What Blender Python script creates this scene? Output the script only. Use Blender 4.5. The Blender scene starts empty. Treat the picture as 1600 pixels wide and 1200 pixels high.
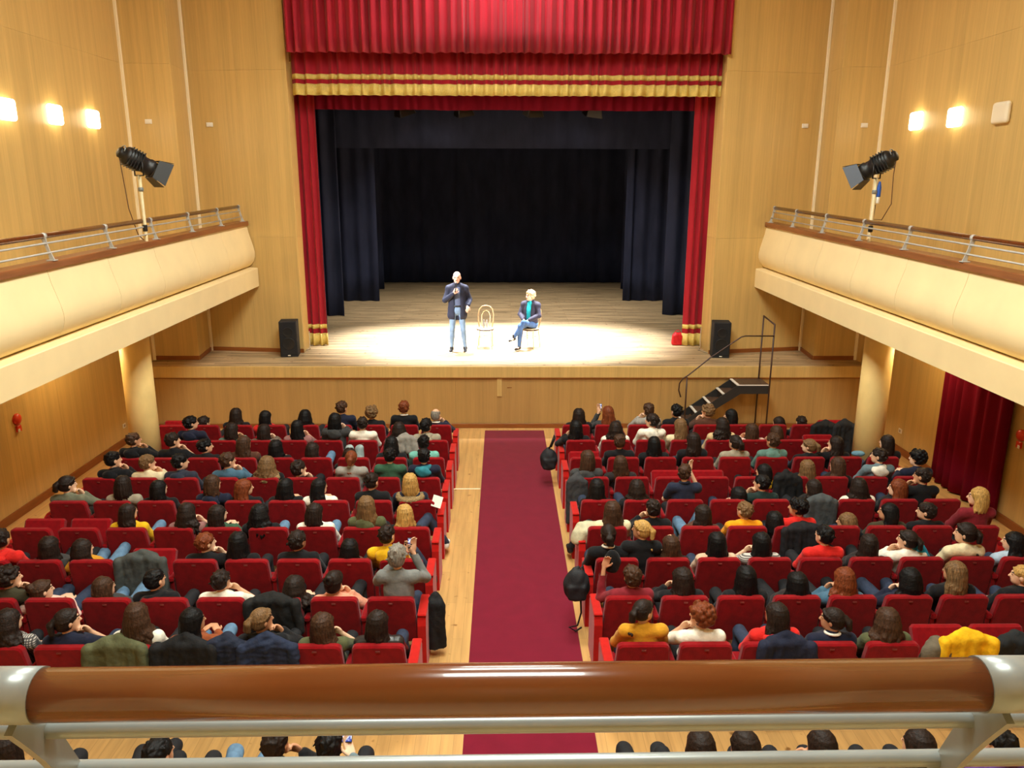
import bpy, math, random
import numpy as np
from mathutils import Matrix, Vector
R0 = random.Random(7)
SC = bpy.context.scene
COL = SC.collection

# ------------------------------------------------------------------ camera
CX, CH, PITCH, YAW, ROLL, FPX = -0.259, 5.1, 0.2516, 0.0129, 0.0028, 1216.9
cp, sp, cy, sy = math.cos(PITCH), math.sin(PITCH), math.cos(YAW), math.sin(YAW)
FW = Vector((sy*cp, cy*cp, -sp)); RT = Vector((cy, -sy, 0)); UP = RT.cross(FW)
RR = math.cos(ROLL)*RT + math.sin(ROLL)*UP; UU = -math.sin(ROLL)*RT + math.cos(ROLL)*UP
cam = bpy.data.cameras.new('camera'); camo = bpy.data.objects.new('camera', cam); COL.objects.link(camo)
cam.sensor_fit = 'HORIZONTAL'; cam.sensor_width = 36.0; cam.lens = FPX/1600*36
cam.clip_start = 0.05; cam.clip_end = 200
camo.matrix_world = Matrix(((RR.x, UU.x, -FW.x, CX), (RR.y, UU.y, -FW.y, 0), (RR.z, UU.z, -FW.z, CH), (0, 0, 0, 1)))
SC.camera = camo

# ------------------------------------------------------------------ world, exposure, house lights
SC.view_settings.view_transform = 'Standard'; SC.view_settings.look = 'None'
SC.view_settings.gamma = 1.0; SC.view_settings.use_curve_mapping = False
SC.view_settings.exposure = 0.0
SC.cycles.use_denoising = True
SC.cycles.max_bounces = 8; SC.cycles.diffuse_bounces = 5; SC.cycles.glossy_bounces = 3
SC.cycles.sample_clamp_indirect = 6.0
W = bpy.data.worlds.new('world'); SC.world = W; W.use_nodes = True
W.node_tree.nodes['Background'].inputs[0].default_value = (0.01, 0.008, 0.006, 1)

def lamp(name, kind, loc, energy, color, rot=(0, 0, 0), target=None, **kw):
    l = bpy.data.lights.new(name, kind); l.energy = energy; l.color = color
    for k, v in kw.items(): setattr(l, k, v)
    o = bpy.data.objects.new(name, l); COL.objects.link(o); o.location = loc
    if target is not None:
        o.rotation_euler = (Vector(target)-Vector(loc)).to_track_quat('-Z', 'Y').to_euler()
    else: o.rotation_euler = rot
    return o
WARM = (0.92, 0.98, 0.90)
for yy in (2.2, 6.6, 11.0):
    lamp('house_light', 'AREA', (-.2, yy, 10.35), 640, WARM, shape='RECTANGLE', size=3.4, size_y=1.6)
lamp('valance_light', 'AREA', (-.15, 15.9, 10.2), 165, (.97, .97, .95), target=(-.15, 17.3, 8.6), shape='RECTANGLE', size=2.4, size_y=0.4)
COOL = (0.93, 0.96, 1.0)
# follow lights on the two gallery poles and the four lamps hung behind the valance
lamp('stage_beam', 'SPOT', (-5.6, 12.85, 5.3), 5200, COOL, target=(-0.9, 18.9, 1.7), spot_size=math.radians(26), spot_blend=1.0, shadow_soft_size=0.08)
lamp('stage_beam', 'SPOT', (5.4, 13.0, 5.3), 5200, COOL, target=(0.3, 18.9, 1.7), spot_size=math.radians(26), spot_blend=1.0, shadow_soft_size=0.08)
for hx in (-2.57, -1.17, 0.47, 1.88):
    lamp('stage_beam', 'SPOT', (hx, 18.72, 6.42), 5600, COOL, target=(hx*.85-0.05, 18.75, 1.36), spot_size=math.radians(64), spot_blend=0.85, shadow_soft_size=0.12)
for hx in (-2.4, 2.0):
    lamp('stage_rear_fill', 'SPOT', (hx, 22.0, 8.8), 1500, (1.0, .93, .82), target=(hx*.9, 24.2, 1.36), spot_size=math.radians(84), spot_blend=1.0, shadow_soft_size=0.2)  # unseen fill spots added upstage to brighten the rear stage floor
# small wall lamps under the galleries
for sx, xx in ((-1, -7.0), (1, 6.72)):
    lamp('gallery_lamp', 'POINT', (xx, 12.75, 2.6), 34, (1.0, 0.8, 0.45), shadow_soft_size=0.07)
    lamp('gallery_lamp', 'POINT', (xx+0.3*sx, 8.2, 2.55), 3, (1.0, 0.75, 0.45), shadow_soft_size=0.07)

# ------------------------------------------------------------------ naming
ORD = ['first', 'second', 'third', 'fourth', 'fifth', 'sixth', 'seventh', 'eighth', 'ninth', 'tenth']
def tag(o, label=None, cat=None, group=None, kind=None):
    if label: o['label'] = label
    if cat: o['category'] = cat
    if group: o['group'] = group
    if kind: o['kind'] = kind
    return o
def empty(name, loc=(0, 0, 0), rz=0.0):
    o = bpy.data.objects.new(name, None); COL.objects.link(o); o.location = loc
    o.rotation_euler = (0, 0, rz); o.empty_display_size = 0.1
    return o
def obj(name, me, parent=None, loc=None, rot=None, mats=None):
    o = bpy.data.objects.new(name, me); COL.objects.link(o)
    if parent is not None: o.parent = parent
    if loc is not None: o.location = loc
    if rot is not None: o.rotation_euler = rot
    if mats is not None:
        if not isinstance(mats, (list, tuple)): mats = [mats]
        while len(me.materials) < len(mats): me.materials.append(None)
        for i, m in enumerate(mats):
            o.material_slots[i].link = 'OBJECT'; o.material_slots[i].material = m
    return o

# ------------------------------------------------------------------ materials
def srgb(r, g, b):
    f = lambda c: ((c/255)/12.92 if c/255 <= 0.04045 else ((c/255+0.055)/1.055)**2.4)
    return (f(r), f(g), f(b))
MATS = {}
def newmat(name):
    m = bpy.data.materials.new(name); m.use_nodes = True
    nt = m.node_tree; b = nt.nodes['Principled BSDF']
    return m, nt, b
def node(nt, t, **kw):
    n = nt.nodes.new(t)
    for k, v in kw.items(): setattr(n, k, v)
    return n
def plain(name, col, rough=0.6, metal=0.0, emit=0.0, spec=0.5, sheen=0.0, coat=0.0):
    if name in MATS: return MATS[name]
    m, nt, b = newmat(name)
    b.inputs['Base Color'].default_value = (*col, 1); b.inputs['Roughness'].default_value = rough
    b.inputs['Metallic'].default_value = metal; b.inputs['Specular IOR Level'].default_value = spec
    b.inputs['Sheen Weight'].default_value = sheen; b.inputs['Coat Weight'].default_value = coat
    if emit: b.inputs['Emission Color'].default_value = (*col, 1); b.inputs['Emission Strength'].default_value = emit
    MATS[name] = m; return m
def noisy(name, col, rough=0.7, scale=(8, 8, 8), amp=0.25, bump=0.0, bscale=None, spec=0.4, sheen=0.0, detail=4, col2=None, coat=0.0, metal=0.0):
    """colour varied by stretched noise in object space, optional bump"""
    if name in MATS: return MATS[name]
    m, nt, b = newmat(name); L = nt.links.new
    tc = node(nt, 'ShaderNodeTexCoord'); mp = node(nt, 'ShaderNodeMapping'); mp.inputs['Scale'].default_value = scale
    L(tc.outputs['Object'], mp.inputs['Vector'])
    nz = node(nt, 'ShaderNodeTexNoise'); nz.inputs['Scale'].default_value = 1.0; nz.inputs['Detail'].default_value = detail
    L(mp.outputs[0], nz.inputs['Vector'])
    rp = node(nt, 'ShaderNodeValToRGB'); L(nz.outputs['Fac'], rp.inputs[0])
    lo = tuple(c*(1-amp) for c in col); hi = tuple(min(1, c*(1+amp)) for c in col) if col2 is None else col2
    rp.color_ramp.elements[0].position = 0.3; rp.color_ramp.elements[0].color = (*lo, 1)
    rp.color_ramp.elements[1].position = 0.7; rp.color_ramp.elements[1].color = (*hi, 1)
    L(rp.outputs[0], b.inputs['Base Color'])
    b.inputs['Roughness'].default_value = rough; b.inputs['Specular IOR Level'].default_value = spec
    b.inputs['Sheen Weight'].default_value = sheen; b.inputs['Coat Weight'].default_value = coat; b.inputs['Metallic'].default_value = metal
    if bump:
        n2 = node(nt, 'ShaderNodeTexNoise'); n2.inputs['Scale'].default_value = bscale or 40; n2.inputs['Detail'].default_value = 3
        L(tc.outputs['Object'], n2.inputs['Vector'])
        bp = node(nt, 'ShaderNodeBump'); bp.inputs['Strength'].default_value = bump; bp.inputs['Distance'].default_value = 0.02
        L(n2.outputs['Fac'], bp.inputs['Height']); L(bp.outputs[0], b.inputs['Normal'])
    MATS[name] = m; return m
def veneer(name, col, rough=0.38, axis='x', var=0.16):
    """oak veneer with vertical grain: broad and fine streaks stretched along z"""
    if name in MATS: return MATS[name]
    m, nt, b = newmat(name); L = nt.links.new
    tc = node(nt, 'ShaderNodeTexCoord')
    out = None
    for sc, dt, wgt in (((7, 7, 0.12), 2, 0.5), ((34, 34, 0.5), 4, 0.35), ((120, 120, 3.0), 3, 0.3)):
        mp = node(nt, 'ShaderNodeMapping'); mp.inputs['Scale'].default_value = sc
        L(tc.outputs['Object'], mp.inputs['Vector'])
        nz = node(nt, 'ShaderNodeTexNoise'); nz.inputs['Scale'].default_value = 1; nz.inputs['Detail'].default_value = dt
        L(mp.outputs[0], nz.inputs['Vector'])
        ma = node(nt, 'ShaderNodeMath', operation='MULTIPLY'); L(nz.outputs['Fac'], ma.inputs[0]); ma.inputs[1].default_value = wgt
        if out is None: out = ma
        else:
            ad = node(nt, 'ShaderNodeMath', operation='ADD'); L(out.outputs[0], ad.inputs[0]); L(ma.outputs[0], ad.inputs[1]); out = ad
    oi = node(nt, 'ShaderNodeObjectInfo')
    am = node(nt, 'ShaderNodeMath', operation='MULTIPLY_ADD'); L(oi.outputs['Random'], am.inputs[0]); am.inputs[1].default_value = 0.06
    L(out.outputs[0], am.inputs[2])
    rp = node(nt, 'ShaderNodeValToRGB'); L(am.outputs[0], rp.inputs[0])
    rp.color_ramp.elements[0].position = 0.42; rp.color_ramp.elements[0].color = (*[c*(1-var*1.35) for c in col], 1)
    rp.color_ramp.elements[1].position = 0.74; rp.color_ramp.elements[1].color = (*[min(1, c*(1+var)) for c in col], 1)
    L(rp.outputs[0], b.inputs['Base Color']); b.inputs['Roughness'].default_value = rough; b.inputs['Specular IOR Level'].default_value = 0.35
    MATS[name] = m; return m
def planks(name, col, pw, pl, along='y', rough=0.4, mort=0.25, var=0.3, stain=0.3):
    if name in MATS: return MATS[name]
    m, nt, b = newmat(name); L = nt.links.new
    tc = node(nt, 'ShaderNodeTexCoord'); mp = node(nt, 'ShaderNodeMapping')
    if along == 'y': mp.inputs['Rotation'].default_value = (0, 0, math.pi/2)
    L(tc.outputs['Object'], mp.inputs['Vector'])
    br = node(nt, 'ShaderNodeTexBrick'); L(mp.outputs[0], br.inputs['Vector'])
    br.inputs['Scale'].default_value = 1; br.inputs['Brick Width'].default_value = pl; br.inputs['Row Height'].default_value = pw
    br.inputs['Mortar Size'].default_value = 0.0022; br.inputs['Mortar Smooth'].default_value = 0.1
    br.inputs['Color1'].default_value = (*[c*(1-var*.5) for c in col], 1); br.inputs['Color2'].default_value = (*[min(1, c*(1+var*.5)) for c in col], 1)
    br.inputs['Mortar'].default_value = (*[c*mort for c in col], 1)
    mp2 = node(nt, 'ShaderNodeMapping'); mp2.inputs['Scale'].default_value = (18, 1.2, 1) if along == 'y' else (1.2, 18, 1)
    L(tc.outputs['Object'], mp2.inputs['Vector'])
    nz = node(nt, 'ShaderNodeTexNoise'); nz.inputs['Scale'].default_value = 1; nz.inputs['Detail'].default_value = 5
    L(mp2.outputs[0], nz.inputs['Vector'])
    rp = node(nt, 'ShaderNodeValToRGB'); L(nz.outputs['Fac'], rp.inputs[0])
    rp.color_ramp.elements[0].position = 0.3; rp.color_ramp.elements[0].color = (1-stain, 1-stain, 1-stain, 1)
    rp.color_ramp.elements[1].position = 0.6; rp.color_ramp.elements[1].color = (1, 1, 1, 1)
    mx = node(nt, 'ShaderNodeMix', data_type='RGBA', blend_type='MULTIPLY'); mx.inputs[0].default_value = 1
    L(br.outputs['Color'], mx.inputs[6]); L(rp.outputs[0], mx.inputs[7])
    # knots and small dark marks
    n3 = node(nt, 'ShaderNodeTexNoise'); n3.inputs['Scale'].default_value = 9; n3.inputs['Detail'].default_value = 1
    L(tc.outputs['Object'], n3.inputs['Vector'])
    r3 = node(nt, 'ShaderNodeValToRGB'); L(n3.outputs['Fac'], r3.inputs[0])
    r3.color_ramp.elements[0].position = 0.22; r3.color_ramp.elements[0].color = (0.45, 0.36, 0.28, 1)
    r3.color_ramp.elements[1].position = 0.3; r3.color_ramp.elements[1].color = (1, 1, 1, 1)
    m2 = node(nt, 'ShaderNodeMix', data_type='RGBA', blend_type='MULTIPLY'); m2.inputs[0].default_value = 1
    L(mx.outputs[2], m2.inputs[6]); L(r3.outputs[0], m2.inputs[7])
    L(m2.outputs[2], b.inputs['Base Color']); b.inputs['Roughness'].default_value = rough; b.inputs['Specular IOR Level'].default_value = 0.3
    MATS[name] = m; return m

OAK = veneer('oak_veneer', srgb(207, 173, 108), var=.11)
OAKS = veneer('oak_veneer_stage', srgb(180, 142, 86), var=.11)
OAKD = veneer('oak_veneer_dark', srgb(166, 124, 66), rough=0.34, var=.11)
OAKT = noisy('pale_oak_edge', srgb(250, 232, 196), rough=0.35, scale=(30, 30, 1), amp=0.08)
BASEM = noisy('brown_skirting', srgb(140, 80, 34), rough=0.4, scale=(3, 3, 30), amp=0.15)
HALLFLOOR = planks('hall_floorboards', srgb(206, 160, 98), 0.12, 1.6, 'y', rough=0.42, var=0.12, stain=0.2, mort=0.7)
STAGEFLOOR = planks('stage_floorboards', srgb(198, 170, 130), 0.13, 3.2, 'x', rough=0.5, var=0.34, stain=0.6, mort=0.35)
CREAM = noisy('cream_plaster', srgb(240, 218, 168), rough=0.55, scale=(2, 2, 2), amp=0.04, spec=0.25)
MAHOG = noisy('varnished_mahogany', srgb(96, 50, 22), rough=0.2, scale=(1.6, 22, 22), amp=0.18, spec=0.4, coat=0.35, detail=6)
CAPW = noisy('brown_cap_wood', srgb(138, 84, 46), rough=0.35, scale=(20, 1.5, 20), amp=0.2)
STEEL = noisy('grey_painted_steel', srgb(134, 138, 136), rough=0.32, scale=(12, 12, 12), amp=0.06, spec=0.5, metal=0.25)
STEEL_LIT = noisy('grey_steel_lit_from_above', srgb(186, 186, 182), rough=0.4, scale=(12, 12, 12), amp=0.06, spec=0.5, metal=0.1)  # lighter copy of STEEL: overhead light on the gallery railings put into the colour
PLUSH = noisy('red_plush', srgb(136, 6, 16), rough=0.85, scale=(14, 14, 14), amp=0.16, bump=0.15, bscale=90, spec=0.1, sheen=0.12)
PLUSHD = noisy('red_plush_panel', srgb(184, 22, 16), rough=0.8, scale=(10, 10, 10), amp=0.12, bump=0.12, bscale=90, spec=0.12, sheen=0.15)
CARPET = noisy('crimson_carpet', srgb(118, 18, 42), rough=0.95, scale=(5, 5, 5), amp=0.07, bump=0.25, bscale=220, spec=0.1, sheen=0.15)
VELVET = noisy('red_stage_velvet', srgb(156, 26, 40), rough=0.8, scale=(5, 5, 1), amp=0.14, spec=0.15, sheen=0.12)
VELVETD = noisy('dark_red_velvet', srgb(112, 16, 38), rough=0.9, scale=(5, 5, 1), amp=0.14, spec=0.06, sheen=0.0)
GOLD = noisy('gold_braid', srgb(212, 186, 100), rough=0.6, scale=(60, 60, 60), amp=0.18, bump=0.2, bscale=160, spec=0.4)
BLACKCL = noisy('black_stage_cloth', srgb(42, 46, 66), rough=0.95, scale=(3, 3, 1), amp=0.2, spec=0.1)
BLACKM = plain('black_metal', srgb(22, 22, 24), rough=0.45)
DARKM = plain('dark_brown_metal', srgb(62, 36, 28), rough=0.45)
BLACKP = noisy('black_grille', srgb(24, 25, 30), rough=0.7, scale=(160, 160, 160), amp=0.4)
WHITEP = plain('white_plastic', srgb(232, 226, 212), rough=0.4)
DARKWALL = plain('black_paint', srgb(16, 16, 18), rough=0.95, spec=0.1)
CEILM = plain('ceiling_plaster', srgb(226, 214, 190), rough=0.9)

# ------------------------------------------------------------------ mesh helpers
def mesh(name, V, F, smooth=False, mi=None):
    me = bpy.data.meshes.new(name); me.from_pydata([tuple(v) for v in V], [], [tuple(f) for f in F])
    if smooth: me.polygons.foreach_set('use_smooth', [True]*len(me.polygons))
    if mi is not None: me.polygons.foreach_set('material_index', mi)
    me.update(); return me
class MB:
    """collects simple solids and links them as ONE mesh"""
    def __init__(s): s.V = []; s.F = []; s.S = []
    def raw(s, V, F, sm=False):
        o = len(s.V); s.V += [tuple(v) for v in V]; s.F += [tuple(i+o for i in f) for f in F]; s.S += [sm]*len(F); return s
    def box(s, x0, x1, y0, y1, z0, z1, b=0.0, M=None):
        """box, chamfered by b"""
        if b <= 0:
            V = [(x, y, z) for x in (x0, x1) for y in (y0, y1) for z in (z0, z1)]
            F = [(0, 1, 3, 2), (4, 6, 7, 5), (0, 4, 5, 1), (2, 3, 7, 6), (0, 2, 6, 4), (1, 5, 7, 3)]
        else:
            V = []; idx = {}
            for ix, x in enumerate((x0, x1)):
                for iy, y in enumerate((y0, y1)):
                    for iz, z in enumerate((z0, z1)):
                        dx, dy, dz = (b, -b)[ix], (b, -b)[iy], (b, -b)[iz]
                        for ax in range(3):
                            idx[ix, iy, iz, ax] = len(V)
                            V.append((x+(dx if ax != 0 else 0), y+(dy if ax != 1 else 0), z+(dz if ax != 2 else 0)))
            I = lambda a, b_, c, ax: idx[a, b_, c, ax]; F = []
            for v in (0, 1):
                q = [(0, 0), (1, 0), (1, 1), (0, 1)]
                F.append([I(v, a, c, 0) for a, c in (q if v else q[::-1])])
                F.append([I(a, v, c, 1) for a, c in (q[::-1] if v else q)])
                F.append([I(a, c, v, 2) for a, c in (q if v else q[::-1])])
            for a in (0, 1):
                for c in (0, 1):
                    f = [I(0, a, c, 1), I(1, a, c, 1), I(1, a, c, 2), I(0, a, c, 2)]; F.append(f if a == c else f[::-1]) if False else F.append(f)
                    F.append([I(a, 0, c, 0), I(a, 1, c, 0), I(a, 1, c, 2), I(a, 0, c, 2)])
                    F.append([I(a, c, 0, 0), I(a, c, 1, 0), I(a, c, 1, 1), I(a, c, 0, 1)])
            for a in (0, 1):
                for c in (0, 1):
                    for d in (0, 1): F.append([I(a, c, d, 0), I(a, c, d, 1), I(a, c, d, 2)])
            # make every face point away from the centre
            ctr = Vector(((x0+x1)/2, (y0+y1)/2, (z0+z1)/2)); G = []
            for f in F:
                p = [Vector(V[i]) for i in f]; n = (p[1]-p[0]).cross(p[2]-p[0]); c = sum(p, Vector())/len(p)
                G.append(f if n.dot(c-ctr) > 0 else f[::-1])
            F = G
        if M is not None: V = [tuple(M @ Vector(v)) for v in V]
        return s.raw(V, F)
    def tube(s, pts, r, n=8, cap=True, closed=False):
        P = [Vector(p) for p in pts]; N = len(P); rs = r if isinstance(r, (list, tuple)) else [r]*N
        V = []; F = []; up = None
        for i, p in enumerate(P):
            a = P[(i-1) % N] if (closed or i > 0) else p; b = P[(i+1) % N] if (closed or i < N-1) else p
            t = (b-a).normalized()
            if up is None:
                up = Vector((0, 0, 1)) if abs(t.z) < 0.9 else Vector((1, 0, 0))
            u = (up-t*up.dot(t)).normalized(); up = u; w = t.cross(u)
            for k in range(n):
                an = 2*math.pi*k/n; V.append(p+(u*math.cos(an)+w*math.sin(an))*rs[i])
        m = N if closed else N-1
        for i in range(m):
            j = (i+1) % N
            for k in range(n):
                F.append((i*n+k, i*n+(k+1) % n, j*n+(k+1) % n, j*n+k))
        s.raw(V, F, True)
        if cap and not closed:
            o = len(s.V)-len(V); s.F += [tuple(o+k for k in range(n))[::-1], tuple(o+(N-1)*n+k for k in range(n))]; s.S += [False, False]
        return s
    def lathe(s, prof, n=24, M=None):
        """profile of (r, z) turned round z"""
        V = []; F = []; K = len(prof)
        for r, z in prof:
            for k in range(n):
                a = 2*math.pi*k/n; V.append((r*math.cos(a), r*math.sin(a), z))
        for i in range(K-1):
            for k in range(n): F.append((i*n+k, i*n+(k+1) % n, (i+1)*n+(k+1) % n, (i+1)*n+k))
        if prof[0][0] > 1e-4: F.append(tuple(range(n))[::-1])
        if prof[-1][0] > 1e-4: F.append(tuple((K-1)*n+k for k in range(n)))
        if M is not None: V = [tuple(M @ Vector(v)) for v in V]
        return s.raw(V, F, True)
    def prism(s, poly, axis, a, b):
        """polygon of 2-D points extruded along an axis from a to b"""
        def P(p, t): return {'x': (t, p[0], p[1]), 'y': (p[0], t, p[1]), 'z': (p[0], p[1], t)}[axis]
        n = len(poly); V = [P(p, a) for p in poly]+[P(p, b) for p in poly]
        F = [tuple(range(n)), tuple(range(2*n-1, n-1, -1))]+[(i, n+i, n+(i+1) % n, (i+1) % n) for i in range(n)]
        return s.raw(V, F)
    def me(s, name):
        import bmesh
        m = mesh(name, s.V, s.F); m.polygons.foreach_set('use_smooth', s.S)
        bm = bmesh.new(); bm.from_mesh(m); bmesh.ops.recalc_face_normals(bm, faces=bm.faces); bm.to_mesh(m); bm.free()
        return m
    def build(s, name, mat, parent=None, loc=None, rot=None):
        return obj(name, s.me(name), parent, loc, rot, mat)
# ------------------------------------------------------------------ the hall shell
XL, XR, YB, YSTG, ZS, ZC = -7.85, 7.53, -3.4, 16.06, 1.36, 10.5
def struct(name, mb, mat, parent=None):
    o = mb.build(name, mat, parent)
    if parent is None: tag(o, kind='structure')
    return o
struct('floor', MB().box(XL-.1, XR+.1, YB, YSTG+.05, -.2, 0), HALLFLOOR)
tag(MB().box(-.628, .628, .3, 15.83, 0, .012, .004).build('aisle_carpet', CARPET), 'crimson carpet runner down the wooden centre aisle towards the stage', 'carpet')
struct('trim_1', MB().box(-2.2, -.64, 12.55, 12.585, 0, .006), OAKT)
struct('ceiling', MB().box(XL-.3, XR+.3, YB-.2, 18.8, ZC, ZC+.2), CEILM)
struct('wall_back', MB().box(XL-.3, XR+.3, YB-.2, YB, 0, ZC), OAK)

def panel_run(parent, p0, p1, z0, z1, wmax, zsplit, mat, th=.022, gap=.0009, inset=0):
    """veneer panels along a wall segment; the face looks to the left of p0->p1"""
    a = Vector((p0[0], p0[1], 0)); b = Vector((p1[0], p1[1], 0)); d = (b-a); Ln = d.length; d.normalize()
    n = Vector((-d.y, d.x, 0)); k = max(1, round(Ln/wmax)); w = Ln/k
    zs = [z0]+[z for z in zsplit if z0 < z < z1]+[z1]
    M = Matrix(((d.x, n.x, 0, a.x), (d.y, n.y, 0, a.y), (0, 0, 1, 0), (0, 0, 0, 1)))
    for i in range(k):
        for j in range(len(zs)-1):
            MB().box(i*w+gap, (i+1)*w-gap, -th, 0, zs[j]+gap, zs[j+1]-gap, .0007, M=M).build('panel', mat, parent)
ZSP = (3.95, 7.4)
# side walls (backing plus panels); the wood under the galleries is the same veneer
wl = struct('wall_left', MB().box(XL-.2, XL-.02, YB, 17.2, 0, ZC), OAKD)
panel_run(wl, (XL, 16.69), (XL, YB), 0.0, ZC, 1.25, (2.95,)+ZSP[1:], OAK)
wr = struct('wall_right', MB().box(XR+.02, XR+.2, YB, 17.2, 0, ZC), OAKD)
panel_run(wr, (XR, YB), (XR, 16.69), 0.0, ZC, 1.25, (2.95,)+ZSP[1:], OAK)
# stepped front wall left and right of the proscenium
wf = struct('wall_front_left', MB().prism([(XL-.2, 17.0), (-7.02, 16.98), (-7.02, 17.78), (-4.80, 17.46), (-4.84, 18.07), (XL-.2, 18.07)], 'z', 1.3, ZC), OAKD)
panel_run(wf, (-6.87, 16.69), (XL, 16.69), ZS, ZC, .98, ZSP, OAK)
panel_run(wf, (-6.98, 17.70), (-6.87, 16.69), ZS, ZC, 1.2, ZSP, OAK)
panel_run(wf, (-4.77, 17.43), (-6.98, 17.70), ZS, ZC, 1.16, ZSP, OAK)
panel_run(wf, (-4.81, 18.09), (-4.77, 17.43), ZS, ZC, 1.3, ZSP, OAK)
wg = struct('wall_front_right', MB().prism([(XR+.2, 17.0), (XR+.2, 18.07), (4.47, 18.07), (4.46, 17.34), (6.73, 17.78), (6.73, 16.98)], 'z', 1.3, ZC), OAKD)
panel_run(wg, (XR, 16.69), (6.59, 16.69), ZS, ZC, .98, ZSP, OAK)
panel_run(wg, (6.59, 16.69), (6.69, 17.70), ZS, ZC, 1.2, ZSP, OAK)
panel_run(wg, (6.69, 17.70), (4.43, 17.30), ZS, ZC, 1.2, ZSP, OAK)
panel_run(wg, (4.43, 17.30), (4.44, 18.09), ZS, ZC, 1.3, ZSP, OAK)
struct('wall_front', MB().box(-4.84, 4.47, 17.8, 18.05, 7.6, ZC), OAKD)
# pale edge strips at the corners
for i, (x, y) in enumerate(((XL+.025, 16.66), (-6.945, 17.655), (XR-.025, 16.66), (6.655, 17.655))):
    struct('trim_%d' % (i+2), MB().box(x-.028, x+.028, y-.025, y+.03, ZS, ZC, .006), OAKT)
# skirtings
def skirt(name, p0, p1, z0, h=.11, th=.025):
    a = Vector((p0[0], p0[1], 0)); b = Vector((p1[0], p1[1], 0)); d = (b-a); Ln = d.length; d.normalize(); n = Vector((-d.y, d.x, 0))
    M = Matrix(((d.x, n.x, 0, a.x), (d.y, n.y, 0, a.y), (0, 0, 1, 0), (0, 0, 0, 1)))
    struct(name, MB().box(0, Ln, 0, th, z0, z0+h, .004, M=M), BASEM)
skirt('baseboard_left', (XL, YSTG), (XL, YB), 0, .14); skirt('baseboard_right', (XR, YB), (XR, YSTG), 0, .14)
skirt('baseboard_front_left', (-6.87, 16.69), (XL, 16.69), ZS, .09); skirt('baseboard_return_left', (-6.98, 17.70), (-6.87, 16.69), ZS, .09)
skirt('baseboard_stage_left', (-4.77, 17.43), (-6.98, 17.70), ZS, .09)
skirt('baseboard_front_right', (XR, 16.69), (6.59, 16.69), ZS, .09); skirt('baseboard_return_right', (6.59, 16.69), (6.69, 17.70), ZS, .09)
skirt('baseboard_stage_right', (6.69, 17.70), (4.43, 17.30), ZS, .09)
skirt('baseboard_stage_front', (XR, YSTG-.02), (XL, YSTG-.02), 0, .1)

# ------------------------------------------------------------------ the stage
st = struct('stage_floor', MB().box(-9.5, 9.2, YSTG, 31.2, ZS-.12, ZS), STAGEFLOOR)
stf = struct('wall_stage_front', MB().box(XL, XR, YSTG+.03, YSTG+.18, 0, ZS-.12), OAKD)
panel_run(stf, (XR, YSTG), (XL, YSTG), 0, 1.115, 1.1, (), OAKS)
struct('trim_6', MB().box(XL, XR, YSTG-.05, YSTG+.02, 1.118, ZS+.003, .008), OAK)
struct('trim_7', MB().box(XL, XR, YSTG-.042, YSTG, 1.1, 1.118), BASEM)
tag(MB().box(-.372, -.268, YSTG-.022, YSTG+.002, .70, 1.10, .004).build('cover_strip', OAK), 'short wooden cover strip below the middle of the stage edge', 'strip')
tag(MB().box(-.155, -.055, YSTG-.006, YSTG+.002, .885, .90, .002).build('vent_slot', BASEM), 'thin dark slot in the stage front beside the wooden cover strip', 'vent')
struct('wall_stage_left', MB().box(-9.7, -9.5, 18.7, 31.4, 1.2, 9.6), DARKWALL)
struct('wall_stage_right', MB().box(9.2, 9.4, 18.7, 31.4, 1.2, 9.6), DARKWALL)
struct('wall_stage_back', MB().box(-9.7, 9.4, 31.2, 31.4, 1.2, 9.6), DARKWALL)
struct('ceiling_stage', MB().box(-9.7, 9.4, 18.7, 31.4, 9.5, 9.7), DARKWALL)
struct('wall_stage_return_left', MB().box(-9.7, -4.75, 18.72, 18.8, 1.2, 9.6), DARKWALL)
struct('wall_stage_return_right', MB().box(4.37, 9.4, 18.72, 18.8, 1.2, 9.6), DARKWALL)

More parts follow.
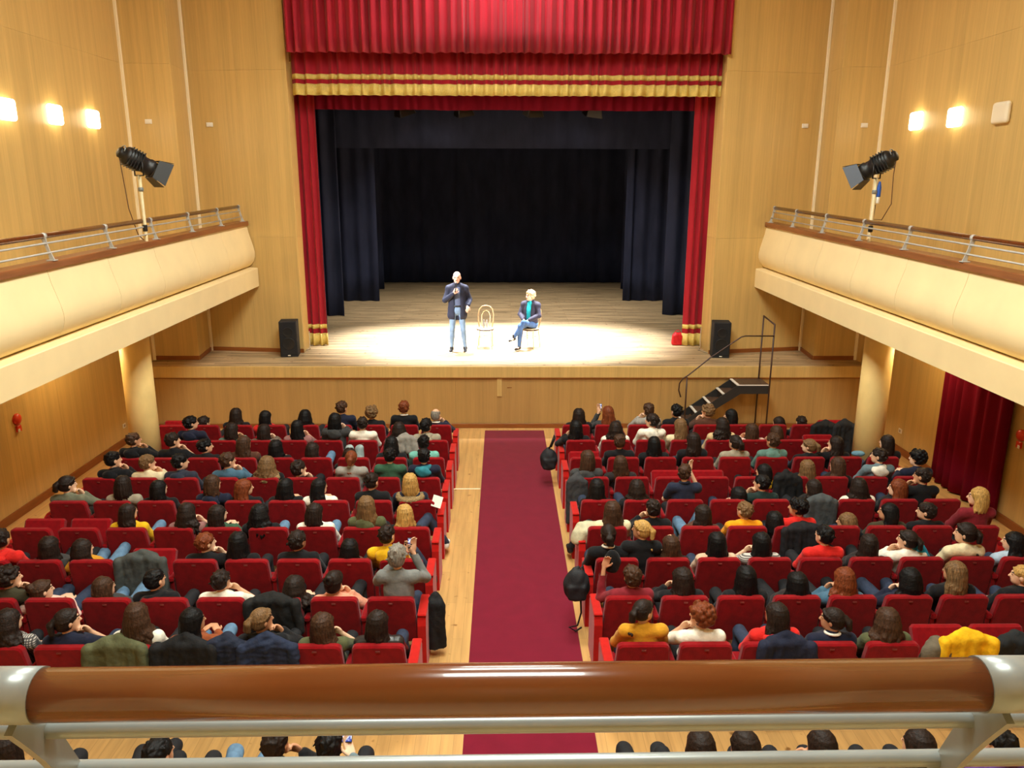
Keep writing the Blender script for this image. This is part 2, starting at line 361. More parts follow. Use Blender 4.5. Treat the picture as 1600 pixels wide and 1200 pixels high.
# ------------------------------------------------------------------ curtains
def folds(seed, x0, x1, mean, depth):
    """irregular pleats: depth offset as a function of position"""
    r = random.Random(seed); xs = [x0-mean]; ds = [0]; sgn = 1
    while xs[-1] < x1+mean:
        xs.append(xs[-1]+mean*r.uniform(.55, 1.45)); sgn = -sgn; ds.append(sgn*depth*r.uniform(.45, 1.0))
    def f(x):
        for i in range(1, len(xs)):
            if x <= xs[i]:
                t = (x-xs[i-1])/(xs[i]-xs[i-1]); t = t*t*(3-2*t); return ds[i-1]*(1-t)+ds[i]*t
        return 0
    return f
def sheet(f, x0, x1, z0, z1, dx, dz, th=.012, y=0.0, flare=0.0, hem=0.0, seed=0, wob=.25):
    """a pleated cloth of some thickness in the x-z plane at depth y"""
    r = random.Random(seed); nx = max(2, int((x1-x0)/dx)); nz = max(1, int((z1-z0)/dz)); V = []; F = []
    g = folds(seed+99, x0, x1, (x1-x0)/9, 1.0)
    off = [f(x0+(x1-x0)*i/nx) for i in range(nx+1)]
    for side in (0, 1):
        for j in range(nz+1):
            t = j/nz
            for i in range(nx+1):
                x = x0+(x1-x0)*i/nx
                amp = 1+flare*(1-t)
                z = z0+(z1-z0)*t+(hem*g(x)*(1-t))
                V.append((x+wob*off[i]*math.sin(3*t+i*.2)*(1-t), y-off[i]*amp+(th if side else 0), z))
    n1 = nx+1; o = n1*(nz+1)
    for j in range(nz):
        for i in range(nx):
            a = j*n1+i; F.append((a, a+1, a+n1+1, a+n1)); F.append((o+a, o+a+n1, o+a+n1+1, o+a+1))
    for j in range(nz):
        a = j*n1; F.append((a, a+n1, o+a+n1, o+a)); a += nx; F.append((a, o+a, o+a+n1, a+n1))
    for i in range(nx):
        F.append((i, o+i, o+i+1, i+1)); a = nz*n1+i; F.append((a, a+1, o+a+1, o+a))
    return mesh('cloth', V, F, True)
# upper valance
f1 = folds(3, -4.7, 4.48, .10, .085)
o = obj('stage_valance', sheet(f1, -4.69, 4.465, 7.70, 10.49, .014, .4, y=17.2, flare=.25, hem=.012, seed=1, wob=.1), mats=VELVET)
tag(o, 'tall pleated red velvet valance across the top of the stage opening', 'curtain')
# fringed pelmet below it
f2 = folds(5, -4.75, 4.45, .115, .075)
o = obj('fringed_pelmet', sheet(f2, -4.715, 4.425, 6.94, 9.2, .022, .3, y=17.62, hem=0, seed=2, wob=0), mats=VELVET)
tag(o, 'pleated red pelmet edged with gold braid and gold fringe', 'curtain')
obj('gold_braid', sheet(f2, -4.715, 4.425, 7.232, 7.335, .022, .2, th=.03, y=17.605, hem=0, seed=2, wob=0), o, mats=GOLD)
obj('gold_fringe', sheet(f2, -4.715, 4.425, 6.918, 7.143, .022, .11, th=.034, y=17.60, hem=0, seed=2, wob=0), o, mats=GOLD)
# dark red border behind
f3 = folds(8, -4.7, 4.4, .12, .035)
o = obj('stage_border', sheet(f3, -4.66, 4.28, 6.70, 10.49, .03, .4, y=18.5, hem=.008, seed=3), mats=VELVETD)
tag(o, 'dark red pleated border hanging behind the gold fringed pelmet', 'curtain')
# side drapes with gold feet
for nm, x0, x1, lab, sd in (('L', -5.02, -4.40, 'red velvet side drape with gold fringed foot at the left of the stage', 11),
                            ('R', 4.03, 4.62, 'red velvet side drape with gold fringed foot at the right of the stage', 12)):
    ff = folds(sd, x0, x1, .10, .06)
    o = obj('side_drape', sheet(ff, x0, x1, 1.37, 8.3, .015, .5, y=18.22, seed=sd, wob=0), mats=VELVET)
    tag(o, lab, 'curtain', 'red side drapes of the stage')
    obj('gold_braid', sheet(ff, x0, x1, 1.775, 1.875, .015, .2, th=.03, y=18.205, seed=sd, wob=0), o, mats=GOLD)
    obj('gold_fringe', sheet(ff, x0-.01, x1+.01, 1.375, 1.66, .015, .15, th=.036, y=18.20, seed=sd, wob=0), o, mats=GOLD)
# black legs, border and backdrop
k = 0
for side, lst in (('left', ((-4.93, 20.6), (-4.84, 22.5), (-4.28, 25.5), (-4.55, 28.4))), ('right', ((4.86, 20.9), (4.47, 22.7), (3.72, 25.6), (4.09, 28.5)))):
    for i, (xi, y) in enumerate(lst):
        x0, x1 = (xi-2.6, xi) if side == 'left' else (xi, xi+2.6)
        o = obj('wing_curtain', sheet(folds(20+k, x0, x1, .2, .07), x0, x1, 1.37, 9.3, .04, .8, y=y, flare=.3, seed=k), mats=BLACKCL); k += 1
        tag(o, 'black stage leg curtain, %s from the front on the %s side of the stage' % (ORD[i], side), 'curtain', 'black leg curtains')
o = obj('stage_border_black', sheet(folds(40, -6, 6, .3, .03), -6.2, 5.9, 6.15, 9.49, .08, 1, y=25.0, seed=7), mats=BLACKCL)
tag(o, 'black border cloth hanging over the middle of the dark stage', 'curtain')
o = obj('stage_backdrop', sheet(folds(41, -7, 7, .35, .05), -7.2, 6.8, 1.37, 9.4, .07, 1, y=30.5, flare=.2, seed=8), mats=BLACKCL)
tag(o, 'black backdrop curtain closing the rear of the stage', 'curtain')
# dark red door curtain on the right-hand wall
fd = folds(51, 11.2, 13.0, .13, .055)
me = sheet(fd, 11.2, 13.02, .03, 2.62, .012, .3, y=0, flare=.3, seed=9, wob=0)
o = obj('door_curtain', me, loc=(XR-.09, 0, 0), rot=(0, 0, math.pi/2), mats=VELVETD)
tag(o, 'dark red floor-length curtain over a doorway in the side wall', 'curtain')
obj('curtain_rail', MB().tube([(11.1, .0, 2.64), (13.1, .0, 2.64)], .018, 8).me('rail'), o, mats=BLACKM)

# ------------------------------------------------------------------ side galleries
def gz(z, Y): return z+(.0107+(z-2.87)*.0055)*(Y-17.45)
PROF = [(-5.905, 3.30), (-5.835, 3.345), (-5.778, 3.42), (-5.746, 3.52), (-5.742, 3.62), (-5.762, 3.73), (-5.80, 3.87), (-5.845, 4.03), (-5.875, 4.20)]
def gx(x, side): return x if side < 0 else -x-.28
def gsolid(poly, Y0, Y1, side):
    n = len(poly); V = [(gx(x, side), Y, gz(z, Y)) for Y in (Y0, Y1) for x, z in poly]
    F = [tuple(range(n)), tuple(range(2*n-1, n-1, -1))]+[(i, n+i, n+(i+1) % n, (i+1) % n) for i in range(n)]
    m = MB(); k = len(PROF)-1
    if poly[:len(PROF)] == PROF:      # curved face smooth, ends and back with their own edges
        m.raw([V[i] for i in list(range(k+1))+list(range(n, n+k+1))], [(i, k+1+i, k+2+i, i+1) for i in range(k)], True)
        m.raw(V, F[:2]); m.raw(V, F[2+k:]); return m
    return m.raw(V, F)
def bar_plate(top, bot, bulge, w, th, axis):
    """curved flat post: centre line from top to bot, w wide across the rail direction's normal, th thick"""
    N = 9; V = []; F = []
    T = Vector(top); B = Vector(bot); Wd = Vector(bulge)
    a = Vector(axis).normalized()
    pts = [T.lerp(B, i/(N-1))+Wd*math.sin(math.pi*i/(N-1)) for i in range(N)]
    for i, p in enumerate(pts):
        t = (pts[min(i+1, N-1)]-pts[max(i-1, 0)]).normalized(); u = t.cross(a).normalized()
        ww = w*(1.25-.5*math.sin(math.pi*i/(N-1)))
        for su, sa in ((-1, -1), (1, -1), (1, 1), (-1, 1)): V.append(p+u*su*ww/2+a*sa*th/2)
    for i in range(N-1):
        for k in range(4): F.append((i*4+k, i*4+(k+1) % 4, i*4+4+(k+1) % 4, i*4+4+k))
    F += [(0, 1, 2, 3)[::-1], tuple((N-1)*4+k for k in range(4))]
    return V, F
SEAMS = [17.52, 15.85, 14.30, 12.75, 11.24, 9.72, 8.20, 6.68, 5.16, 3.64, 2.12, .6, -.92, -3.35]
POSTS = [17.25, 15.93, 14.43, 12.89, 11.40, 9.86, 8.34, 6.82, 5.30, 3.78, 2.26]
for side, sn in ((-1, 'left'), (1, 'right')):
    xw = XL if side < 0 else -XR-.28
    root = struct('balcony_'+sn, gsolid([(xw+.01, 2.87), (-5.70, 2.87), (-5.70, 3.262), (-5.715, 3.275), (-5.83, 3.283), (-6.06, 3.29), (xw+.01, 3.29)], YB+.02, 17.5, side), CREAM)
    for a, b in zip(SEAMS[1:], SEAMS[:-1]):
        g = .004
        gsolid(PROF+[(-6.04, 4.20), (-6.04, 3.30)], a+g, b-g, side).build('parapet_panel', CREAM, root)
    gsolid([(-5.835, 4.203), (-5.835, 4.285), (-5.845, 4.295), (-6.075, 4.295), (-6.085, 4.285), (-6.085, 4.203)], YB+.02, 17.52, side).build('cap_board', CAPW, root)
    # railing
    rt = empty('balcony_railing', (gx(-5.93, side), 9, 4.3))
    tag(rt, 'wooden handrail on curved grey posts along the %s gallery parapet' % sn, 'railing', 'gallery railings')
    rt_o = Vector(rt.location)
    def L_(p): return Vector((gx(p[0], side), p[1], gz(p[2], p[1])))-rt_o
    MB().tube([L_((-5.945, y, 4.612)) for y in (2.0, 9, 17.28)], .036, 14).build('handrail', MAHOG, rt)
    for zz, xx in ((4.52, -5.915), (4.40, -5.885)):
        MB().tube([L_((xx, y, zz)) for y in (2.0, 9, 17.27)], .0125, 10).build('rail_bar', STEEL_LIT, rt)
    for y in POSTS:
        m = MB()
        t, b = L_((-5.945, y, 4.60)), L_((-5.865, y, 4.30))
        m.raw(*bar_plate(t, b, (.0, 0, 0), .05, .014, (0, 1, 0)))
        m.tube([L_((-5.945, y-.032, 4.612)), L_((-5.945, y+.032, 4.612))], .0395, 14)
        c = L_((-5.87, y, 4.30)); m.box(c.x-.05, c.x+.05, c.y-.045, c.y+.045, c.z-.004, c.z+.008, .003)
        m.build('post', STEEL_LIT, rt)
    # round column under the gallery
    cx = -6.39 if side < 0 else 6.10
    struct('column_'+sn, MB().lathe([(.238, 0), (.238, gz(2.865, 12.8))], 40, Matrix.Translation((cx, 12.8, 0))),
           noisy('column_stucco', srgb(240, 208, 138), rough=.55, scale=(3, 3, 2), amp=.10, bump=.05, bscale=30, spec=.25))

# ------------------------------------------------------------------ the balcony the view is taken from
struct('balcony_center', MB().box(gx(-6.05, -1), gx(-6.05, 1), YB+.02, 1.06, 2.75, 3.2), CREAM)
struct('wall_balcony_parapet', MB().box(gx(-6.05, -1), gx(-6.05, 1), 1.02, 1.16, 3.2, 3.96), CREAM)
struct('trim_8', MB().box(gx(-6.05, -1), gx(-6.05, 1), 1.0, 1.2, 3.96, 4.03, .01), CAPW)
rt = empty('balcony_railing', (-.25, .95, 4.03)); ro = Vector(rt.location)
tag(rt, 'thick varnished wooden handrail with grey collars and steel bars in the foreground', 'railing')
SLP = .007
def rz(x): return 4.4355+SLP*(x+.246)
def HL(p): return Vector(p)-ro
PX = [-2.18, -.918, .428, 1.70]
for a, b in zip([-3.4]+PX, PX+[2.9]):
    x0, x1 = a+.037, b-.037
    MB().tube([HL((x, .92, rz(x))) for x in (x0, (x0+x1)/2, x1)], .0352, 32).build('handrail', MAHOG, rt)
for px in PX:
    m = MB(); m.tube([HL((px-.038, .92, rz(px))), HL((px+.038, .92, rz(px)))], .0372, 32); m.build('collar', STEEL, rt)
    V, F = bar_plate(HL((px+.0, .925, rz(px)-.03)), HL((px+.0, 1.085, 4.03)), (0, .012, .0), .052, .011, (1, 0, 0))
    MB().raw(V, F).build('post', STEEL, rt)
    MB().box(px-ro.x-.04, px-ro.x+.04, .095, .175, 0, .009, .003).build('foot_plate', STEEL, rt)
for y, z in ((.972, 4.341), (1.03, 4.224)):
    MB().tube([HL((x, y, z+SLP*(x+.246))) for x in (-3.4, -.25, 2.9)], .0132, 20).build('rail_bar', STEEL, rt)
# ------------------------------------------------------------------ implicit solids -> meshes (bodies, hair, coats)
class Grid:
    def __init__(s, xs, ys, zs):
        s.a = [np.asarray(v, np.float32) for v in (xs, ys, zs)]
        s.F = np.full([len(v) for v in s.a], .5, np.float32)
    def _blk(s, lo, hi, m):
        sl = []
        for v, l, h in zip(s.a, lo, hi):
            i0 = max(0, int(np.searchsorted(v, l-m))-1); i1 = min(len(v), int(np.searchsorted(v, h+m))+1)
            if i1 <= i0: return None, None
            sl.append(slice(i0, i1))
        g = np.meshgrid(s.a[0][sl[0]], s.a[1][sl[1]], s.a[2][sl[2]], indexing='ij', sparse=True)
        return tuple(sl), g
    def _put(s, sl, d, k, sub):
        A = s.F[sl]
        if sub: A = -A
        if k > 0:
            h = np.clip(.5+.5*(d-A)/k, 0, 1); r = d+(A-d)*h-k*h*(1-h)
        else: r = np.minimum(A, d)
        s.F[sl] = -r if sub else r
    def cone(s, a, b, ra, rb, k=.02, sub=False):
        a = np.asarray(a, float); b = np.asarray(b, float); R = max(ra, rb)
        sl, g = s._blk(np.minimum(a, b)-R, np.maximum(a, b)+R, k+.03)
        if sl is None: return s
        ab = b-a; L2 = max(1e-9, float(ab@ab))
        px, py, pz = g[0]-a[0], g[1]-a[1], g[2]-a[2]
        t = np.clip((px*ab[0]+py*ab[1]+pz*ab[2])/L2, 0, 1)
        d = np.sqrt((px-t*ab[0])**2+(py-t*ab[1])**2+(pz-t*ab[2])**2)-(ra+(rb-ra)*t)
        s._put(sl, d.astype(np.float32), k, sub); return s
    def ell(s, c, r, k=.02, R=None, sub=False):
        c = np.asarray(c, float); r = np.asarray(r, float); m = r.max() if R is not None else None
        e = np.full(3, m) if R is not None else r
        sl, g = s._blk(c-e, c+e, k+.03)
        if sl is None: return s
        p = [g[0]-c[0], g[1]-c[1], g[2]-c[2]]
        if R is not None: p = [sum(R[j][i]*p[j] for j in range(3)) for i in range(3)]
        k0 = np.sqrt(sum((q/rr)**2 for q, rr in zip(p, r))); k1 = np.sqrt(sum((q/rr**2)**2 for q, rr in zip(p, r)))+1e-6
        s._put(sl, (k0*(k0-1)/k1).astype(np.float32), k, sub); return s
    def box(s, c, h, rad, k=.02, R=None, sub=False):
        c = np.asarray(c, float); h = np.asarray(h, float); e = np.full(3, np.linalg.norm(h)) if R is not None else h
        sl, g = s._blk(c-e, c+e, k+.03)
        if sl is None: return s
        p = [g[0]-c[0], g[1]-c[1], g[2]-c[2]]
        if R is not None: p = [sum(R[j][i]*p[j] for j in range(3)) for i in range(3)]
        q = [np.abs(pp)-(hh-rad) for pp, hh in zip(p, h)]
        d = np.sqrt(sum(np.maximum(qq, 0)**2 for qq in q))+np.minimum(np.maximum(np.maximum(q[0], q[1]), q[2]), 0)-rad
        s._put(sl, d.astype(np.float32), k, sub); return s
    def ripple(s, amp, fx, fy, fz, ph=0.0):
        g = np.meshgrid(*s.a, indexing='ij', sparse=True)
        s.F += (amp*np.sin(fx*g[0]+2.1*np.sin(fz*.45*g[2]+ph)+fy*g[1]+ph)*np.cos(fz*g[2]+1.7*np.sin(fx*.6*g[0]+ph))).astype(np.float32); return s
    def mesh(s, name, mi=None):
        F = s.F; S = F < 0
        c = [S[i:S.shape[0]-1+i, j:S.shape[1]-1+j, k:S.shape[2]-1+k] for i in (0, 1) for j in (0, 1) for k in (0, 1)]
        n = sum(x.astype(np.int8) for x in c); act = (n > 0) & (n < 8)
        I, J, K = np.nonzero(act); nv = len(I)
        idx = np.full(act.shape, -1, np.int32); idx[I, J, K] = np.arange(nv)
        cv = {(i, j, k): F[I+i, J+j, K+k] for i in (0, 1) for j in (0, 1) for k in (0, 1)}
        P = np.zeros((nv, 3)); C = np.zeros(nv)
        for ax in range(3):
            for u in (0, 1):
                for v in (0, 1):
                    a = [0, 0, 0]; o = [q for q in range(3) if q != ax]; a[o[0]] = u; a[o[1]] = v; b = a[:]; b[ax] = 1
                    va, vb = cv[tuple(a)], cv[tuple(b)]; m = (va < 0) != (vb < 0)
                    t = np.where(m, va/np.where(m, va-vb, 1), 0)
                    P[:, ax] += np.where(m, t, 0); P[:, o[0]] += m*u; P[:, o[1]] += m*v; C += m
        P /= C[:, None]; out = np.empty((nv, 3))
        for ax, ii in enumerate((I, J, K)):
            v = s.a[ax]; out[:, ax] = v[ii]+P[:, ax]*(v[ii+1]-v[ii])
        Q = []
        for ax in range(3):
            A = np.take(S, range(S.shape[ax]-1), ax); B = np.take(S, range(1, S.shape[ax]), ax); X = A != B
            o = [q for q in range(3) if q != ax]
            sl = [slice(None)]*3; sl[o[0]] = slice(1, -1); sl[o[1]] = slice(1, -1)
            Xs = np.zeros_like(X); Xs[tuple(sl)] = X[tuple(sl)]
            i, j, k = np.nonzero(Xs); g = [i, j, k]
            def at(d0, d1):
                h = [q.copy() for q in g]; h[o[0]] = h[o[0]]+d0; h[o[1]] = h[o[1]]+d1; return idx[h[0], h[1], h[2]]
            q = np.stack([at(-1, -1), at(0, -1), at(0, 0), at(-1, 0)], 1)
            fl = A[i, j, k].copy()
            if ax == 1: fl = ~fl
            q[~fl] = q[~fl][:, ::-1]; Q.append(q)
        Q = np.concatenate(Q); Q = Q[(Q >= 0).all(1)]
        me = bpy.data.meshes.new(name); me.vertices.add(nv); me.vertices.foreach_set('co', out.astype(np.float32).ravel())
        nf = len(Q); me.loops.add(nf*4); me.loops.foreach_set('vertex_index', Q.astype(np.int32).ravel())
        me.polygons.add(nf); me.polygons.foreach_set('loop_start', np.arange(0, nf*4, 4, dtype=np.int32))
        me.polygons.foreach_set('use_smooth', np.ones(nf, bool))
        if mi is not None: me.polygons.foreach_set('material_index', mi(out[Q].mean(1)).astype(np.int32))
        me.update(calc_edges=True); return me
def axis(lo, hi, h): return np.arange(lo, hi+h, h)
def V3(*a): return np.array(a, float)
def rotz(a): c, s_ = math.cos(a), math.sin(a); return np.array([[c, -s_, 0], [s_, c, 0], [0, 0, 1]])
def unit(v): return v/np.linalg.norm(v)

# ------------------------------------------------------------------ people: skeletons
LEVELS = (.93, 1.05, 1.18)
def skel(pose, zh, yaw, legs='sit'):
    """joints of a seated figure facing +y; the seat-back's rear top edge is y = 0"""
    J = {}; H = V3(0, .20, zh); Rz = rotz(-math.radians(yaw)); J['H'], J['R'], J['yaw'] = H, Rz, yaw
    N = V3(0, .165, zh-.165); J['N'] = N
    dz = N[2]-.49; py = N[1]+max(.06, math.sqrt(max(.0, .46**2-dz*dz))); P = V3(0, py, .49); J['P'] = P
    zS = N[2]-.045; yS = N[1]+.01; J['zS'] = zS
    for s in (-1, 1):
        sh = V3(.175*s, yS, zS); J['sh', s] = sh
        el = V3(.235*s, yS+.14, zS-.22); wr = V3(.085*s, yS+.33, max(.60, zS-.27)); hd = V3(-.7*s, .6, -.1); cu = .7; hn = V3(0, .3, 1)
        if pose == 'fwd': el = V3(.23*s, yS+.17, zS-.19); wr = V3(.075*s, yS+.38, zS-.13); hd = V3(-.5*s, .7, .3); cu = .6
        face = (pose == 'R' and s > 0) or (pose == 'L' and s < 0)
        if face:
            chin = H+Rz@V3(.03*s, .085, -.095); wr = chin+V3(.085*s, .035, -.07); el = V3(.285*s, yS+.21, zS-.15)
            hd = unit(chin-wr+V3(0, .02, .035)); cu = 1.35; hn = V3(.3*s, .9, .2)
        if (pose in ('phoneR', 'phoneS') and s > 0) or (pose == 'phoneL' and s < 0):
            wr = V3(.135*s, .43, zh-.06); el = V3(.27*s, yS+.24, zS-.13); hd = V3(.02*s, .15, 1); cu = .35; hn = V3(-.5*s, .8, 0)
        if pose == 'phoneR' and s < 0: wr = V3(.02, .45, zh-.10); el = V3(-.25, yS+.2, zS-.14); hd = V3(.4, .2, .8); cu = .5; hn = V3(.5, .8, 0)
        if pose == 'phone2': wr = V3(.085*s, .52, zS-.13); el = V3(.24*s, yS+.2, zS-.2); hd = V3(-.4*s, .6, .5); cu = .6; hn = V3(-.4*s, .6, .4)
        if pose == 'holdL' and s < 0: wr = V3(-.27, .42, zh-.01); el = V3(-.31, yS+.17, zS-.14); hd = V3(.35, .1, 1); cu = .6; hn = V3(.2, 1, 0)
        J['el', s], J['wr', s], J['hd', s], J['cu', s], J['hn', s] = el, wr, unit(hd), cu, unit(hn)
        hip = P+V3(.09*s, .0, 0); J['hip', s] = hip
        kn = hip+V3(.055*s, .36, .04); an = V3(kn[0]+.01*s, kn[1]-.03, .09)
        if legs == 'cross' and s > 0: kn = hip+V3(.05, .33, .13); an = V3(-.06, kn[1]+.05, .20)
        if legs in ('outR', 'outL') and s == (1 if legs == 'outR' else -1): kn = hip+V3(.14*s, .35, .10); an = V3(.47*s, kn[1]+.10, .19)
        if legs == 'up': kn = V3(.085*s, .62, .90); an = V3(.07*s, .70, .42)
        J['kn', s], J['an', s] = kn, an
        J['to', s] = an+(V3(.015*s, .15, -.05) if an[2] < .2 else V3(.11*s, .08, -.05) if legs[:3] == 'out' else V3(-.04, .12, -.07))
    return J
def head_prims(G, H, Rz, sc=1.0):
    def p(x, y, z): return H+Rz@(V3(x, y, z)*sc)
    def e(c, r, k, sub=False): G.ell(p(*c), V3(*r)*sc, k*sc, R=Rz, sub=sub)
    e((0, -.012, .03), (.074, .094, .086), .01); e((0, .028, -.03), (.061, .072, .083), .03); e((0, .05, -.078), (.042, .042, .036), .03)
    for s in (-1, 1): e((.03*s, .104, .006), (.019, .018, .013), .02, True)
    G.cone(p(0, .092, .012), p(0, .114, -.030), .008*sc, .014*sc, .014*sc)
    e((0, .088, .024), (.045, .014, .008), .02)
    for s in (-1, 1):
        e((.032*s, .084, .006), (.0135, .0135, .012), .003); e((.077*s, -.004, -.012), (.011, .021, .032), .008)
    e((0, .094, -.058), (.022, .011, .007), .006)
def head_mats(H, Rz, sc=1.0):
    def f(c):
        q = ((c-H)@Rz)/sc; m = np.zeros(len(q), int)
        for s in (-1, 1): m[(((q[:, 0]-.032*s)/.0125)**2+((q[:, 2]-.006)/.0095)**2 < 1) & (q[:, 1] > .08)] = 1
        for s in (-1, 1): m[(((q[:, 0]-.032*s)/.022)**2+((q[:, 2]-.028)/.006)**2 < 1) & (q[:, 1] > .07)] = 1
        m[((q[:, 0]/.024)**2+((q[:, 2]+.058)/.010)**2 < 1) & (q[:, 1] > .088)] = 2
        return m
    return f
def hand_prims(G, W, d, n, cu, s, sc=1.0):
    """palm, four unequal curled fingers and a thumb; d points along the hand, n out of the back of it"""
    n = unit(n-d*(n@d)); t = np.cross(d, n)*s
    R = np.stack([t, d, n], 1)
    G.ell(W+d*.045*sc, V3(.040, .054, .019)*sc, .012, R=R)
    for i, ln in enumerate((.92, 1.06, 1.0, .8)):
        o = t*(.0285-.019*i)*sc; p0 = W+d*.082*sc+o; c1, c2, c3 = cu*.55, cu*1.15, cu*1.6
        f = lambda c: d*math.cos(c)-n*math.sin(c)
        p1 = p0+f(c1)*.036*ln*sc; p2 = p1+f(c2)*.027*ln*sc; p3 = p2+f(c3)*.02*ln*sc
        G.cone(p0-d*.02*sc, p1, .0105*sc, .0098*sc, .004); G.cone(p1, p2, .0098*sc, .0092*sc, .002); G.cone(p2, p3, .0092*sc, .0082*sc, .002)
    q0 = W+d*.02*sc+t*.026*sc; q1 = W+d*.058*sc+t*.058*sc-n*.012*sc; q2 = q1+(d*.8+t*.2-n*.4*min(cu, 1))*.038*sc
    G.cone(q0, q1, .015*sc, .0115*sc, .006); G.cone(q1, q2, .0115*sc, .0095*sc, .003)
def torso_prims(G, J, g=0.0, neck=True, pel=True):
    N, P, zS = J['N'], J['P'], J['zS']; u = unit(P-N); sd = V3(1, 0, 0); R = np.stack([sd, np.cross(u, sd)*-1, u], 1)
    def on(t, back=0.0): return N+(P-N)*t+R[:, 1]*back
    G.ell(on(.42, .01), V3(.158+g, .112+g, .21+g), .03, R=R)
    G.ell(on(.78, .0), V3(.142+g, .108+g, .16+g), .05, R=R)
    if pel: G.ell(P+V3(0, .0, .0), V3(.165+g, .135+g, .105+g), .05)
    for s in (-1, 1): G.cone(N+V3(.05*s, 0, -.035), J['sh', s], .062+g, .056+g, .03)
    if neck: G.cone(N+V3(0, .0, -.03), J['H']+J['R']@V3(0, -.02, -.05), .056+g, .052+g, .02)
def arm_prims(G, J, s, g=0.0, upto=2.0, k=.02):
    sh, el, wr = J['sh', s], J['el', s], J['wr', s]
    if upto < 1: G.cone(sh, sh+(el-sh)*upto, .054+g, .050+g, .03); return
    G.cone(sh, el, .052+g, .041+g, .03)
    if upto > 1:
        e = el+(wr-el)*(upto-1); G.cone(el, e, .041+g, .041+g+(.029-.041)*(upto-1), k)
def leg_prims(G, J, s, g=0.0, foot=True):
    hip, kn, an = J['hip', s], J['kn', s], J['an', s]
    G.cone(hip, kn, .083+g, .058+g, .03); G.cone(kn, kn+(an-kn)*.35, .056+g, .054+g, .02); G.cone(kn+(an-kn)*.35, an, .054+g, .038+g, .02)
    if foot: G.cone(an+V3(0, .0, -.035), J['to', s], .036, .028, .02)
CACHE = {}
def skin_mesh(pose, lv, yaw, legs):
    key = ('skin', pose, lv, yaw, legs)
    if key not in CACHE:
        J = skel(pose, LEVELS[lv], yaw, legs); zc = J['zS']-.36
        G = Grid(axis(-.66 if legs == 'outL' else -.40, .66 if legs == 'outR' else .40, .0095), axis(-.03, J['kn', 1][1]+.30, .0098), np.concatenate([np.arange(-.02, zc, .024), np.arange(zc, LEVELS[lv]+.16, .0095)]))
        torso_prims(G, J, -.012)
        for s in (-1, 1): leg_prims(G, J, s, -.012)
        for s in (-1, 1): arm_prims(G, J, s, -.006); hand_prims(G, J['wr', s], J['hd', s], J['hn', s], J['cu', s], s)
        head_prims(G, J['H'], J['R'])
        CACHE[key] = (G.mesh('person', head_mats(J['H'], J['R'])), J)
    return CACHE[key]
def top_mesh(pose, lv, slv):
    key = ('top', pose, lv, slv)
    if key not in CACHE:
        J = skel(pose, LEVELS[lv], 35 if pose == 'R' else -35 if pose == 'L' else 0)
        G = Grid(axis(-.40, .40, .014), axis(-.06, J['P'][1]+.24, .014), axis(.36, J['N'][2]+.09, .014))
        torso_prims(G, J, .010, neck=False)
        G.cone(J['N']+V3(0, -.004, -.04), J['N']+V3(0, .004, .008), .068, .064, .025)
        for s in (-1, 1): arm_prims(G, J, s, .012, .62 if slv else 1.93)
        G.ripple(.0045, 22, 9, 26, .7+lv)
        CACHE[key] = G.mesh('top')
    return CACHE[key]
def pants_mesh(lv, legs):
    key = ('pants', lv, legs)
    if key not in CACHE:
        J = skel('lap', LEVELS[lv], 0, legs)
        G = Grid(axis(-.62, .62, .016), axis(J['P'][1]-.2, J['kn', 1][1]+.26, .016), axis(.03, max(J['kn', 1][2], .6)+.12, .016))
        G.ell(J['P']+V3(0, 0, -.01), V3(.176, .146, .10), .03)
        for s in (-1, 1): leg_prims(G, J, s, .008, foot=False)
        G.ripple(.004, 18, 14, 24, .4)
        sh = []
        for s in (-1, 1):
            S = Grid(axis(-.14, .14, .014), axis(-.14, .3, .014), axis(-.14, .12, .014)); an, to = J['an', s]-J['an', s], J['to', s]-J['an', s]
            S.cone(an+V3(0, -.015, -.045), to, .040, .034, .02); S.cone(an+V3(0, 0, -.02), an+V3(0, 0, -.045), .044, .042, .02)
            sh.append((S.mesh('shoe'), J['an', s]))
        CACHE[key] = (G.mesh('trousers'), sh)
    return CACHE[key]
HAIRZ = {}
